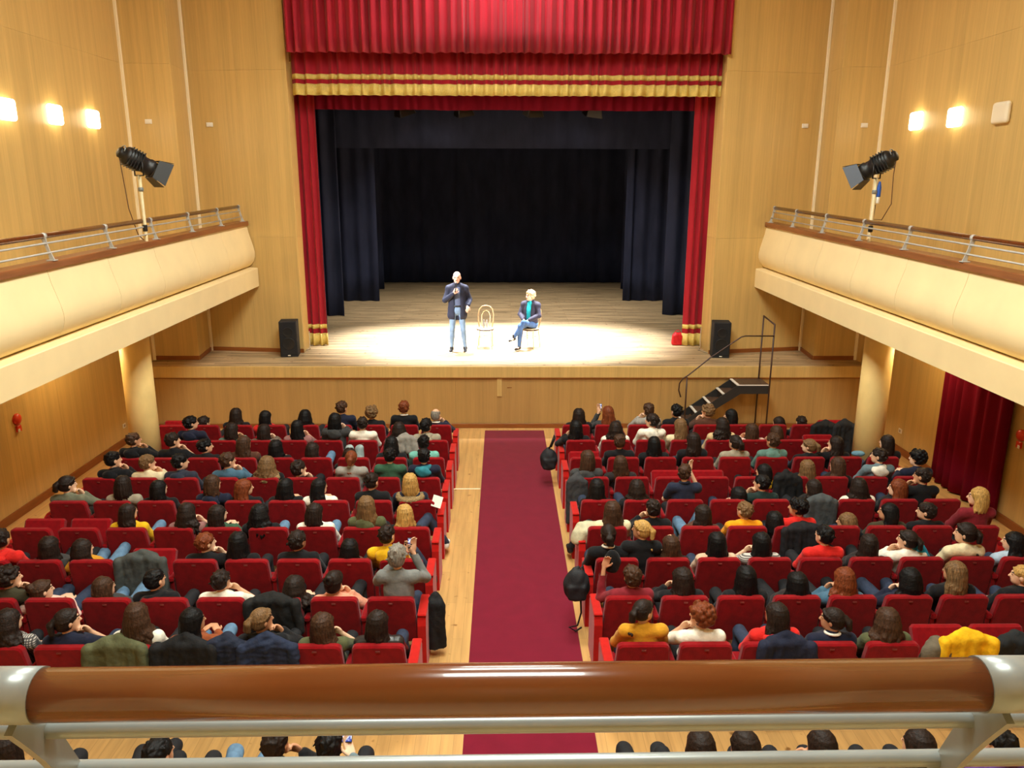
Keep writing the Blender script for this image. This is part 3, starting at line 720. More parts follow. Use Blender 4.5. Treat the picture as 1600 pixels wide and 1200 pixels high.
def hair_mesh(style, seed, lv=1):
    """hair in head space (face +y)"""
    if style not in 'lw': lv = 1
    key = (style, seed, lv)
    LL = (.19, .26, .33)[lv]
    if key in HAIRZ: return HAIRZ[key]
    r = random.Random(ord(style)*7+seed*13); u = r.uniform
    lo = {'l': -.36, 'w': -.36, 'm': -.20, 'p': -.34}.get(style, -.16)
    G = Grid(axis(-.19, .19, .0085), axis(-.24, .16, .0085), axis(lo-.05, .17, .0085))
    bulk = {'s': .012, 'n': .004, 'c': .016, 'w': .014}.get(style, .010)
    G.ell((0, -.014, .03), V3(.076+bulk, .096+bulk, .088+bulk), 0)
    G.ell((0, -.034, -.025), V3(.072+bulk*.7, .074+bulk*.6, .075), .03)
    def locks(n, L, w, wav, spread, r0, a0=50):
        for i in range(n):
            fi = math.radians(a0+(360-2*a0)*(i+.5)/n+u(-6, 6)); x, y = math.sin(fi), math.cos(fi)
            if y > .1: bx, by = x*.95, y*.55-.12
            else: bx, by = x, y
            ll = L*u(.80, 1.06)*(1-.10*abs(x)); w2 = w*u(.97, 1.04)
            pts = []
            for ph in (12, 34, 56, 78):
                a = math.radians(ph); pts.append(V3(x*.083*math.sin(a), y*.100*math.sin(a)-.014, .03+.097*math.cos(a)))
            pts.append(V3(bx*.090*w2, by*.103*w2-.016, -.03)); pts.append(V3(bx*.092*w2, by*.100*w2-.020, -.085))
            nseg = max(2, int(ll/.05)); ph = u(0, 6.28)
            for j in range(1, nseg+1):
                t = j/nseg; tt = -.085-(ll-.085)*t; sw = wav*math.sin(ph+7*t)
                pts.append(V3(bx*(.092*w2+spread*t)+sw+u(-.3, .3)*wav, by*(.100*w2+spread*.25*t)-.020+.010*t+u(-.6, .6)*wav, tt))
            m = len(pts); rad = [r0*(.55+.12*min(j, 4)) for j in range(m)]
            for q_ in range(1, 4): rad[-q_] *= (.45, .75, .92)[q_-1]
            for j in range(m-1): G.cone(pts[j], pts[j+1], rad[j], rad[j+1], .004)
    def tufts(n, rr, ln, zmin=-.02):
        for _ in range(n):
            fi = u(0, 6.283); z = u(zmin, .115); q = math.sqrt(max(0.05, 1-((z-.03)/.098)**2)); p = V3(.083*q*math.sin(fi), .103*q*math.cos(fi)-.014, z)
            if p[1] > .045 and z < .055: continue
            G.cone(p, p+V3(u(-1, 1), u(-1, .6), u(-.8, .4))*ln, rr, rr*.55, .008)
    face = True
    if style == 's': tufts(70, .014, .028); G.ripple(.003, 70, 60, 40, seed)
    elif style == 'c':
        for _ in range(110):
            fi = u(0, 6.283); z = u(-.05, .125); q = math.sqrt(max(.05, 1-((z-.03)/.11)**2)); p = V3(.094*q*math.sin(fi), .112*q*math.cos(fi)-.014, z)
            if p[1] > .055 and z < .06: continue
            G.ell(p, V3(1, 1, 1)*u(.016, .026), .006)
    elif style == 'n': G.ripple(.002, 80, 70, 50, seed)
    elif style == 'l': locks(34, LL+.03, 1.02, .008, .05, .020)
    elif style == 'w': locks(36, LL+.04, 1.12, .018, .085, .023)
    elif style == 'm': locks(30, .195, 1.05, .008, .014, .019)
    elif style in 'pb':
        for i in range(24):
            fi = 6.283*i/24; x, y = math.sin(fi), math.cos(fi)
            G.cone(V3(x*.083, y*.098-.014, .03+.05*max(0, y)), V3(x*.01, -.105, .045), .013, .010, .006)
        if style == 'p':
            for i in range(11):
                a = V3(u(-.014, .014), -.115, .045+u(-.012, .012)); b = a+V3(u(-.02, .02), -.035, -.04); c = b+V3(u(-.02, .02), u(-.012, .012), -.11); d = c+V3(u(-.025, .025), -.012, -.11*u(.8, 1.1))
                G.cone(a, b, .018, .022, .008); G.cone(b, c, .022, .021, .008); G.cone(c, d, .021, .008, .008)
        else:
            for i in range(9):
                fi = 6.283*i/9; G.ell(V3(.028*math.sin(fi), -.108+u(-.008, .008), .07+.028*math.cos(fi)), V3(.026, .030, .026), .006)
    # openings: face, ears, nape
    G.ell((0, .098, -.038), V3(.066, .062, .088), .012, sub=True)
    if style in 'scnpb':
        ec = .7 if style in 'pb' else 1
        for s in (-1, 1): G.ell((.088*s, .006, -.014), V3(.026, .026, .034)*ec, .008, sub=True)
        for s in (-1, 1): G.ell((.07*s, .062, -.05), V3(.045, .05, .06), .012, sub=True)
        G.box((0, .02, -.135), V3(.2, .25, .058), .01, .012, sub=True)
    if style == 'n': G.ell((0, .015, .105), V3(.070, .094, .070), .012, sub=True)
    HAIRZ[key] = G.mesh('hair'); return HAIRZ[key]
# ------------------------------------------------------------------ theatre seats
ROW0, DP, PITCH_S = 13.4429, .8673, .598
def row_y(r): return ROW0-r*DP if r < 9 else 4.68
def seat_x(side, k): return -(1.137+PITCH_S*(k+.5)) if side == 'L' else .785+PITCH_S*(k+.5)
def backrest_me():
    """tapered upholstered back with rounded top corners, leaning back"""
    pts = []
    wb, wt, zb, zt, rr = .268, .250, .30, .868, .055
    for i in range(6):
        a = math.pi/2*i/5; pts.append((wt-rr+rr*math.cos(a), zt-rr+rr*math.sin(a)))
    for i in range(6):
        a = math.pi/2+math.pi/2*i/5; pts.append((-(wt-rr)+rr*math.cos(a), zt-rr+rr*math.sin(a)))
    pts += [(-wb, .46), (-wb, zb+.02), (-wb+.02, zb), (wb-.02, zb), (wb, zb+.02), (wb, .46)]
    def yb(z): return .015+.10*(zt-z)/(zt-zb)
    V = []; n = len(pts); F = []
    rings = ((.014, .0), (.0, .016), (.0, .07), (.02, .09))
    for ins, dy in rings:
        for x, z in pts:
            c = (0, .58); sx = 1-ins/abs(.26); sz = 1-ins/.28
            V.append((x*sx, yb(z)+dy-.015, c[1]+(z-c[1])*sz))
    for i in range(3):
        for k in range(n): F.append((i*n+k, i*n+(k+1) % n, (i+1)*n+(k+1) % n, (i+1)*n+k))
    F.append(tuple(range(n))[::-1]); F.append(tuple(3*n+k for k in range(n)))
    m = MB().raw(V, F); return m.me('backrest')
ME_BACK = backrest_me()
ME_CUSH = MB().box(-.255, .255, .13, .60, .31, .43, .03).me('cushion')
ME_PLATE = MB().box(-.022, .022, -.006, .0, -.009, .009, .002).me('plate')
ME_ARM = MB().box(-.032, .032, .03, .44, .585, .645, .014).box(-.024, .024, .06, .40, .02, .59, .008).box(-.028, .028, .04, .46, 0, .025, .006).me('arm')
ME_END = MB().prism([(.0, .0), (.47, .0), (.47, .60), (.43, .655), (.10, .655), (.03, .63), (.0, .55)], 'x', -.045, .045).me('end')
ME_ENDCAP = MB().box(-.048, .048, .02, .46, .648, .675, .01).me('cap')
PLATE_M = noisy('brass_seat_plate', srgb(120, 44, 38), rough=.5, scale=(90, 90, 90), amp=.4)
LEGM = plain('seat_bracket', srgb(52, 12, 14), rough=.6)
def add_seat(side, r, k, occupied, last):
    sd = 'left' if side == 'L' else 'right'; s = -1 if side == 'L' else 1
    rn = 'front row' if r == 0 else ('last row' if r == 9 else ORD[r]+' row')
    o = empty('theatre_seat', (seat_x(side, k), row_y(r), 0))
    tag(o, '%s red plush folding seat, %s %s of the carpet in the %s' % ('occupied' if occupied else 'empty', ORD[k], sd, rn), 'seat', 'red plush theatre seats')
    obj('backrest', ME_BACK, o, mats=PLUSH)
    c = obj('seat_cushion', ME_CUSH, o, mats=PLUSH)
    if not occupied: c.location = (0, -.10, .13); c.rotation_euler = (math.radians(62), 0, 0); c.location = (0, .44, .14)
    obj('number_plate', ME_PLATE, o, loc=(0, .004, .815), rot=(-.17, 0, 0), mats=PLATE_M)
    obj('armrest', ME_ARM, o, loc=(s*PITCH_S/2, 0, 0), mats=PLUSH)
    if k == 0:
        e = obj('end_panel', ME_END, o, loc=(-s*(PITCH_S/2+.022), 0, 0), mats=PLUSHD)
        obj('arm_pad', ME_ENDCAP, e, mats=PLUSHD)
    if last:
        e = obj('end_panel', ME_END, o, loc=(s*(PITCH_S/2+.012), .02, 0), mats=PLUSHD)

# ------------------------------------------------------------------ the audience
TOPS = {  # colour, wording
 'black': ((20, 20, 23), 'black top'), 'navy': ((28, 32, 52), 'navy top'), 'red': ((214, 38, 32), 'bright red top'), 'grey': ((150, 146, 138), 'grey top'),
 'darkgrey': ((58, 58, 58), 'dark grey top'), 'greybeige': ((156, 146, 126), 'grey-beige top'), 'tealgrey': ((92, 126, 116), 'grey-teal top'),
 'greybrown': ((112, 96, 84), 'grey-brown top'), 'mauve': ((150, 104, 100), 'mauve top'), 'white': ((236, 230, 214), 'white top'), 'brown': ((84, 52, 38), 'brown top'),
 'teal': ((112, 178, 164), 'light teal top'), 'cream': ((228, 212, 172), 'cream top'), 'darknavy': ((44, 48, 62), 'slate navy top'), 'denim': ((70, 104, 126), 'denim blue shirt'),
 'green': ((52, 88, 66), 'dark green top'), 'yellow': ((226, 176, 24), 'yellow top'), 'olive': ((84, 86, 56), 'olive jacket'), 'greygreen': ((110, 112, 92), 'grey-green top'),
 'mustard': ((206, 146, 36), 'mustard top'), 'olivedark': ((62, 58, 40), 'dark olive top'), 'pink': ((236, 196, 180), 'pale pink top'), 'salmon': ((222, 150, 122), 'salmon pink top'),
 'greyshirt': ((120, 122, 120), 'grey shirt'), 'plaid': ((126, 118, 112), 'grey checked shirt'), 'rust': ((138, 70, 36), 'rust brown top'), 'leather': ((34, 32, 32), 'black leather jacket'),
 'beige': ((212, 184, 136), 'beige top'), 'puffer': ((62, 62, 62), 'grey puffer jacket'), 'dark': ((40, 34, 34), 'dark top'), 'bluegrey': ((104, 124, 132), 'blue-grey top'),
 'greendark': ((28, 48, 46), 'dark bottle-green top'), 'polo': ((36, 42, 62), 'navy polo shirt'), 'orange': ((246, 158, 20), 'orange top'), 'maroon': ((124, 30, 40), 'maroon jumper'),
 'nude': ((216, 180, 150), 'pale beige top'), 'stripe': ((176, 176, 172), 'grey striped top'), 'lightblue': ((176, 196, 214), 'light blue top'),
 'track': ((24, 24, 26), 'black track top'), 'purple': ((92, 62, 130), 'purple top')}
HAIRC = {'K': (14, 12, 13), 'D': (36, 25, 20), 'B': (64, 42, 28), 'L': (112, 84, 54), 'R': (112, 54, 26), 'Y': (182, 142, 78), 'G': (128, 122, 112)}
SKINS = [srgb(226, 176, 142), srgb(206, 150, 114), srgb(236, 192, 160)]
def skin(i): return noisy('skin_%s' % ('fair', 'tan', 'pale')[i], SKINS[i], rough=.5, scale=(14, 14, 14), amp=.05, spec=.35)
def hairm(c):
    return noisy('hair_%s' % {'K': 'black', 'D': 'dark', 'B': 'brown', 'L': 'light_brown', 'R': 'auburn', 'Y': 'blond', 'G': 'grey'}[c], srgb(*HAIRC[c]), rough=.55, scale=(95, 95, 9), amp=.5, spec=.22, bump=.35, bscale=60)
def cloth(t):
    if t == 'leather': return noisy('cloth_leather', srgb(*TOPS[t][0]), rough=.35, scale=(20, 20, 20), amp=.2, bump=.2, bscale=30, spec=.5)
    if t in ('plaid', 'stripe'):
        if 'cloth_'+t in MATS: return MATS['cloth_'+t]
        m, nt, b = newmat('cloth_'+t); L = nt.links.new; tc = node(nt, 'ShaderNodeTexCoord'); last = None
        for ax in (('X', 'Z') if t == 'plaid' else ('Z',)):
            wv = node(nt, 'ShaderNodeTexWave', bands_direction=ax); wv.inputs['Scale'].default_value = 14; L(tc.outputs['Object'], wv.inputs['Vector'])
            if last is None: last = wv.outputs['Fac']
            else:
                ma = node(nt, 'ShaderNodeMath', operation='MULTIPLY'); L(last, ma.inputs[0]); L(wv.outputs['Fac'], ma.inputs[1]); last = ma.outputs[0]
        rp = node(nt, 'ShaderNodeValToRGB'); L(last, rp.inputs[0]); rp.color_ramp.elements[0].color = (*srgb(60, 58, 60), 1); rp.color_ramp.elements[1].color = (*srgb(214, 206, 196), 1)
        L(rp.outputs[0], b.inputs['Base Color']); b.inputs['Roughness'].default_value = .85; MATS['cloth_'+t] = m; return m
    return noisy('cloth_'+t, srgb(*TOPS[t][0]), rough=.85, scale=(16, 16, 16), amp=.14, bump=.25, bscale=45, spec=.2, sheen=.1)
LIP = plain('lips', srgb(176, 96, 84), rough=.5); EYE = plain('eyes_and_brows', srgb(34, 24, 20), rough=.4)
JEANS = [noisy('denim_'+n, srgb(*c), rough=.85, scale=(20, 20, 8), amp=.2, bump=.2, bscale=120) for n, c in (('blue', (96, 128, 158)), ('dark', (44, 54, 76)), ('black', (26, 26, 30)), ('pale', (150, 166, 166)))]
SHOEM = [plain('shoe_black', srgb(28, 26, 26), .5), plain('shoe_white', srgb(220, 216, 208), .5), plain('shoe_brown', srgb(96, 60, 36), .5)]
FUR = noisy('fur_trim', srgb(150, 124, 84), rough=.95, scale=(80, 80, 80), amp=.5, bump=.8, bscale=120)
def hood_mesh(kind, lv):
    key = ('hood', kind, lv)
    if key not in CACHE:
        N = V3(0, .165, LEVELS[lv]-.165)
        G = Grid(axis(-.24, .24, .0125), axis(-.10, .34, .0125), axis(N[2]-.2, N[2]+.14, .0125))
        if kind == 'hood':
            for i in range(14):
                a = math.radians(-30+240*i/13); b = math.radians(-30+240*(i+1)/13)
                f = lambda t: N+V3(.092*math.cos(t+.52), -.005-.085*math.sin(t), -.012+.018*math.cos(t*1.0))
                G.cone(f(a), f(b), .030+.012*math.sin(a), .030+.012*math.sin(b), .02)
            G.ell(N+V3(0, -.10, -.06), V3(.115, .045, .075), .03); G.ripple(.004, 30, 22, 40, 1.1)
        elif kind == 'fur':
            for i in range(16):
                a = math.radians(-20+220*i/15); c = N+V3(.165*math.cos(a), -.02-.105*math.sin(a), -.02-.03*math.sin(a)); G.ell(c, V3(.042, .042, .040), .015)
            G.ell(N+V3(0, -.075, -.06), V3(.12, .06, .07), .02); G.ripple(.006, 95, 90, 95, .3)
        else:
            for i in range(16):
                a = 2*math.pi*i/16; b = 2*math.pi*(i+1)/16; f = lambda t: N+V3(.066*math.cos(t), .006+.066*math.sin(t), .036-.012*math.sin(t))
                G.cone(f(a), f(b), .015, .015, .004)
        CACHE[key] = G.mesh('hood')
    return CACHE[key]
def phone(loc, rot, w, h, label, screen, on=True):
    o = MB().box(-w/2, w/2, -.0045, .0045, -h/2, h/2, .003).build('phone', plain('phone_black', (.01, .01, .012), .3), loc=loc, rot=rot)
    tag(o, label, 'phone')
    obj('screen', MB().box(-w/2+.004, w/2-.004, -.006, -.0045, -h/2+.008, h/2-.008).me('screen'), o, mats=screen)
    return o
def screen_mat():
    m, nt, b = newmat('phone_screen'); L = nt.links.new; tc = node(nt, 'ShaderNodeTexCoord')
    nz = node(nt, 'ShaderNodeTexNoise'); nz.inputs['Scale'].default_value = 42; nz.inputs['Detail'].default_value = 1; L(tc.outputs['Object'], nz.inputs['Vector'])
    rp = node(nt, 'ShaderNodeValToRGB'); L(nz.outputs['Fac'], rp.inputs[0]); e = rp.color_ramp.elements
    e[0].position = .38; e[0].color = (.02, .06, .45, 1); e[1].position = .62; e[1].color = (.9, .93, 1, 1)
    L(rp.outputs[0], b.inputs['Emission Color']); b.inputs['Emission Strength'].default_value = 1.1; b.inputs['Base Color'].default_value = (0, 0, 0, 1); return m
SCREEN = screen_mat()
TABLE = """L 0 -5.69 0.87 sD navy 20 lap
L 0 -5.1 1.02 lD black 10 lap
L 0 -4.56 0.97 lK red 15 lap
L 0 -3.85 0.97 wK black 0 lap
L 0 -3.17 1.15 sB navy 20 lap
L 0 -2.64 1.05 cL black 10 lap
L 0 -2.05 1.15 sR black 5 lap c
L 0 -1.47 1.01 nG navy 25 R c
L 1 -5.57 1.13 sK navy 50 lap h
L 1 -4.88 1.01 mD tealgrey 20 R
L 1 -4.33 0.99 mD greybrown 25 R
L 1 -3.76 1.05 lK mauve 15 R s
L 1 -3.11 1.18 mK darkgrey 30 R h
L 1 -2.65 1.12 sD white 10 lap
L 1 -2.03 1.02 wD darkgrey 10 lap h
L 1 -1.56 1.08 sK greybeige 20 lap h
L 2 -6.15 1.12 sB black 50 R h
L 2 -5.53 1.11 sD black 50 R s
L 2 -5.02 1.01 sK black 50 lap
L 2 -4.39 1.06 lB brown 40 lap
L 2 -3.89 1.0 lK black 20 fwd
L 2 -3.3 0.94 mD navy 40 lap j
L 2 -2.72 0.85 mD black 0 lap k
L 2 -2.04 1.04 mK black 10 lap
L 2 -1.52 1.07 sK teal 10 lap
L 3 -6.06 1.1 sK black 50 R h
L 3 -5.56 1.05 sL cream 50 R
L 3 -5.07 1.06 sK darknavy 50 lap h
L 3 -4.36 1.08 sB denim 50 R
L 3 -3.78 1.03 wL black 10 lap f
L 3 -3.31 0.95 sD black 50 R
L 3 -2.52 1.12 pR grey 0 lap
L 3 -1.94 1.16 sK green 10 lap
L 3 -1.43 1.15 sK navy 10 lap t
L 4 -6.28 1.05 pD greygreen 45 R
L 4 -5.51 1.05 mD greybeige 10 lap
L 4 -5.02 0.99 mK black 25 lap
L 4 -4.27 1.06 mB navy 20 lap h
L 4 -3.84 1.0 lR black 45 lap
L 4 -3.27 1.01 lK black 0 fwd
L 4 -2.8 1.01 lK white 35 fwd
L 4 -2.07 1.09 bD black 30 lap
L 4 -1.54 1.08 mY navy 0 lap f
L 5 -5.04 1.02 lD yellow 15 lap j
L 5 -4.29 1.02 wD mauve 30 R s
L 5 -3.9 0.99 mD green 25 fwd
L 5 -3.36 1.0 wK black 20 lap j
L 5 -2.66 1.01 mD white 20 lap j
L 5 -2.0 1.1 lL olive 0 lap h
L 5 -1.52 0.98 lY black -15 lap o
L 6 -6.12 1.06 sD red 0 lap h
L 6 -5.57 0.96 lD darkgrey 5 lap
L 6 -5.18 0.93 wD mustard 35 lap j
L 6 -3.74 1.01 sR black 40 R s
L 6 -3.36 1.01 lK black 10 lap
L 6 -2.66 1.03 sD black 25 lap
L 6 -2.06 0.92 lK brown 0 lap
L 6 -1.61 1.1 sD yellow 15 lap h o
L 7 -5.5 1.03 cD olivedark 40 R s
L 7 -5.18 0.88 bB pink 45 fwd
L 7 -4.51 0.91 lB darkgrey 15 lap j
L 7 -3.96 1.0 sK black 35 lap h
L 7 -3.26 0.99 sD white 30 R s
L 7 -2.48 0.92 wD black 20 fwd
L 7 -2.06 0.96 bD salmon 30 R
L 7 -1.37 1.27 sG greyshirt 25 phoneR
L 8 -4.97 1.04 wD plaid 15 lap
L 8 -4.42 1.04 pD navy 50 R s
L 8 -3.75 1.09 wB white 0 lap
L 8 -3.22 1.03 lK rust 30 fwd j
L 8 -2.57 1.04 pL black 50 R
L 8 -1.98 0.99 lB olive 25 R s
L 8 -1.45 1.01 lD leather 15 lap
R 0 1.14 1.01 lD black -5 lap
R 0 1.67 1.05 lR darkgrey -10 phoneL
R 0 2.41 1.1 sB grey -15 L
R 0 2.92 1.08 sK black -30 lap
R 0 3.5 1.07 cL brown -40 L
R 0 3.92 0.98 mK black -45 lap s
R 0 4.82 0.86 mD black -20 lap
R 0 5.24 0.87 sD darkgrey 0 lap
R 1 1.0 1.04 lK black -20 L
R 1 1.69 1.04 wD white -5 lap
R 1 2.31 1.16 sD white -60 lap h
R 1 2.8 1.06 lL cream -35 lap
R 1 3.52 1.1 wD beige -15 lap
R 1 4.04 0.99 mB pink -30 L
R 1 4.47 0.94 wB darkgrey -20 L
R 2 1.63 1.08 sB black -5 lap
R 2 2.19 1.04 lK black -10 lap
R 2 2.81 1.1 lD black -15 lap c
R 2 3.5 1.06 pD greybeige -35 lap
R 2 4.11 1.09 sB tealgrey -20 lap h
R 2 4.71 1.0 pL black -60 lap
R 2 5.13 1.04 lD black -60 L
R 2 5.96 1.06 lD black -30 lap
R 3 1.01 1.1 mB puffer -35 lap h
R 3 1.52 1.03 lB dark -5 lap
R 3 3.69 0.89 mK yellow -60 fwd
R 3 4.35 0.95 lL black -10 lap
R 3 4.8 0.98 lB black -35 lap
R 3 5.42 1.14 sD bluegrey -45 lap w
R 3 6.01 1.1 cK navy -40 fwd
R 4 1.06 0.98 lK black -5 lap
R 4 1.62 0.98 wD black -5 lap s
R 4 2.28 1.21 sB polo 15 phoneS s
R 4 3.05 0.87 mK black -10 L
R 4 3.37 1.05 sK greendark -60 L
R 4 4.1 0.98 lD black -35 lap
R 4 4.74 1.0 wD white -5 lap
R 4 5.29 0.97 lR black -50 lap
R 4 5.62 1.15 sD black -60 L
R 5 1.16 1.03 lB cream -10 lap o
R 5 1.68 1.05 sD black -25 L
R 5 2.32 0.98 lD brown -15 lap j
R 5 2.87 1.02 sL orange -15 lap
R 5 3.27 0.88 mK black -10 lap
R 5 3.56 1.06 cK red -50 lap
R 5 4.21 0.85 mL black -60 lap
R 5 4.74 0.99 mK olivedark -50 lap
R 5 5.24 1.0 sD black -50 lap
R 5 5.88 1.2 mY maroon -55 lap
R 6 0.99 1.1 pD black -10 lap c
R 6 1.38 1.16 pY black -60 lap
R 6 1.73 0.97 lB black -5 L
R 6 2.28 0.99 lK nude -10 lap
R 6 2.8 0.99 lK stripe -30 L s
R 6 3.55 1.08 sK red -25 lap
R 6 4.09 0.96 lD dark -10 lap
R 6 4.55 1.02 pD white -50 L
R 6 5.23 1.1 pD cream -60 lap
R 6 5.82 0.99 lK lightblue -60 lap
R 7 1.13 1.02 sB maroon -20 holdL
R 7 1.67 1.0 lD black -10 L
R 7 2.36 1.0 lK track -10 lap
R 7 2.92 0.94 lK dark -5 lap
R 7 3.42 0.98 wR denim -10 L
R 7 4.13 0.96 wK navy -20 L
R 7 4.61 1.06 lL black -20 lap
R 7 5.36 1.01 sY black -60 lap
R 8 1.1 1.12 pD mustard 50 lap
R 8 1.66 1.06 cR white -35 L s
R 8 2.38 1.08 lD red -30 lap h
R 8 2.94 1.02 pD navy -45 lap c
R 8 3.47 1.02 wB olive -10 lap
L 9 -3.86 1.1 lD dark 0 lap
L 9 -2.77 1.05 sK black 30 lap
L 9 -3.12 0.79 lD leather 10 lap x
L 9 -2.35 0.8 sD olive 0 lap b
L 9 -1.91 1.14 sD black 30 R
L 9 -1.52 1.11 sK bluegrey 10 phone2
R 9 0.91 0.78 lD black -10 lap
R 9 1.2 1.09 lD black -5 lap
R 9 1.52 1.08 mD red -15 lap
R 9 2.09 1.08 lD grey -15 L
R 9 2.81 1.08 lD black -15 lap
R 9 3.42 1.09 sK purple -15 lap"""
ROWN = lambda r: 'front row' if r == 0 else ('last row' if r == 9 else ORD[r]+' row')
people = []
for ln in TABLE.strip().split('\n'):
    t = ln.split(); people.append((t[0], int(t[1]), float(t[2]), float(t[3]), t[4][0], t[4][1], t[5], int(t[6]), t[7], t[8:]))
occ = {}
cnt = {}
order = {}
for i, p in sorted(enumerate(people), key=lambda ip: abs(ip[1][2])):
    cnt[(p[0], p[1])] = cnt.get((p[0], p[1]), -1)+1; order[i] = cnt[(p[0], p[1])]
for i, (side, r, X, z, hs, hc, top, yaw, pose, fl) in enumerate(people):
    rr = random.Random(100+i)
    k = round((-X-1.137)/PITCH_S-.5) if side == 'L' else round((X-.785)/PITCH_S-.5)
    occ[(side, r, max(0, min(8, k)))] = True
    lv = 0 if z < .985 else 1 if z < 1.115 else 2
    sz = min(1.07, max(.92, z/LEVELS[lv]))
    yq = min((-55, -28, 0, 28, 55), key=lambda a: abs(a-yaw))
    if pose in ('R', 'phoneR', 'phoneS'): yq = 45 if yaw > 33 else 18
    if pose in ('L', 'phoneL', 'holdL'): yq = -45 if yaw < -33 else -18
    if pose in ('fwd', 'phone2'): yq = 40 if yaw > 20 else -40 if yaw < -20 else 10
    legs = 'cross' if ('j' in fl or 'x' in fl) else 'up' if 'k' in fl else ('outR' if side == 'L' else 'outL') if 'o' in fl else 'sit'
    slv = 's' in fl
    me, J = skin_mesh(pose, lv, yq, legs)
    si = rr.choice((0, 0, 1, 2))
    sd = 'left' if side == 'L' else 'right'
    hood = 'hooded ' if 'h' in fl else ''
    tw = TOPS[top][1]
    if 'w' in fl: tw = 'blue-grey top with white hood'
    elif 't' in fl: tw = 'navy top with teal hood'
    elif 'f' in fl: tw = TOPS[top][1].replace('top', 'coat')+' with fur hood'
    elif hood: w_ = tw.split(); tw = ' '.join(w_[:-1]+['hooded', w_[-1]])
    ph = {'R': ', chin on hand', 'L': ', chin on hand', 'phoneS': ', raising phone', 'phoneR': ', raising phone', 'phoneL': ', raising phone', 'phone2': ', holding phone', 'fwd': ', hands together', 'holdL': ', lifting black cap'}.get(pose, '')
    if 'k' in fl: ph = ', knees up'
    o = obj('person', me, loc=(X, row_y(r), 0), mats=[skin(si), EYE, LIP]); o.scale = (1, 1, sz)
    tag(o, 'person in %s%s, %s %s of carpet in %s' % (tw, ph, ORD[order[i]], sd, ROWN(r)), 'person', 'seated audience')
    tp = obj('jumper', top_mesh(pose, lv, slv), o, mats=cloth(top))
    if 'h' in fl: obj('hood', hood_mesh('hood', lv), tp, mats=cloth(top))
    if 'w' in fl: obj('hood', hood_mesh('hood', lv), tp, mats=cloth('white'))
    if 't' in fl: obj('hood', hood_mesh('hood', lv), tp, mats=noisy('cloth_tealhood', srgb(40, 120, 134), rough=.85))
    if 'f' in fl: obj('fur_hood', hood_mesh('fur', lv), tp, mats=FUR)
    if 'c' in fl: obj('collar', hood_mesh('collar', lv), tp, mats=cloth('white'))
    if top == 'polo': obj('collar', hood_mesh('collar', lv), tp, mats=cloth('navy'))
    tm, shoes = pants_mesh(lv, legs)
    jm = JEANS[0] if 'j' in fl else JEANS[3] if 'k' in fl else JEANS[2] if 'x' in fl else JEANS[0] if 'b' in fl else rr.choice((JEANS[1], JEANS[2], JEANS[2]))
    tr = obj('trousers', tm, o, mats=jm); sm = rr.choice(SHOEM[:2]+[SHOEM[0]])
    for smesh, sl in shoes: obj('shoe', smesh, o, loc=tuple(sl), mats=sm)
    hsc = rr.uniform(.97, 1.07)
    h = obj('hair', hair_mesh(hs, rr.randrange(3 if hs in 'lws' else 2), lv), o, loc=tuple(J['H']), rot=(rr.uniform(-.06, .06), rr.uniform(-.05, .05), -math.radians(yq)), mats=hairm(hc))
    h.scale = (hsc*rr.choice((1, -1)), hsc, hsc*rr.uniform(.9, 1.1) if hs in 'lw' else hsc)
    y0 = row_y(r)
    if pose == 'phoneR' and top == 'greyshirt': phone((X+.115, y0+.45, z*1.0+.02), (.15, 0, .1), .074, .15, 'phone with lit screen raised by the person in the grey shirt', SCREEN)
    if pose == 'phoneS': phone((X+.12, y0+.44, z+.02), (.1, 0, .2), .07, .14, 'dark phone raised to film by the person in navy polo shirt', plain('screen_dark', (.02, .02, .03), .2))
    if pose == 'phoneL': phone((X-.12, y0+.45, z+.03), (.1, 0, -.1), .08, .15, 'phone with blue lit screen raised in the front row', SCREEN)
    if pose == 'phone2': phone((X, y0+.60, z-.25), (-.7, 0, 0), .15, .075, 'phone held sideways in both hands in the last row', SCREEN)
    if pose == 'holdL':
        G = Grid(axis(-.13, .13, .012), axis(-.12, .12, .012), axis(-.2, .18, .012)); G.ell((0, 0, 0), V3(.095, .06, .13), 0); G.ell((.0, .03, -.09), V3(.085, .07, .07), .03); G.ripple(.006, 30, 30, 22, .5)
        tag(obj('cap', G.mesh('cap'), loc=(X-.17, y0+.48, z+.04), mats=cloth('black')), 'black knitted cap lifted by the person in the maroon jumper', 'cap')
for side in 'LR':
    for r in range(9):
        n = 8 if r == 1 else 9
        for k in range(n): add_seat(side, r, k, (side, r, k) in occ, k == n-1)
for (side, r, k) in sorted(occ):
    if r == 9: add_seat(side, r, k, True, False)

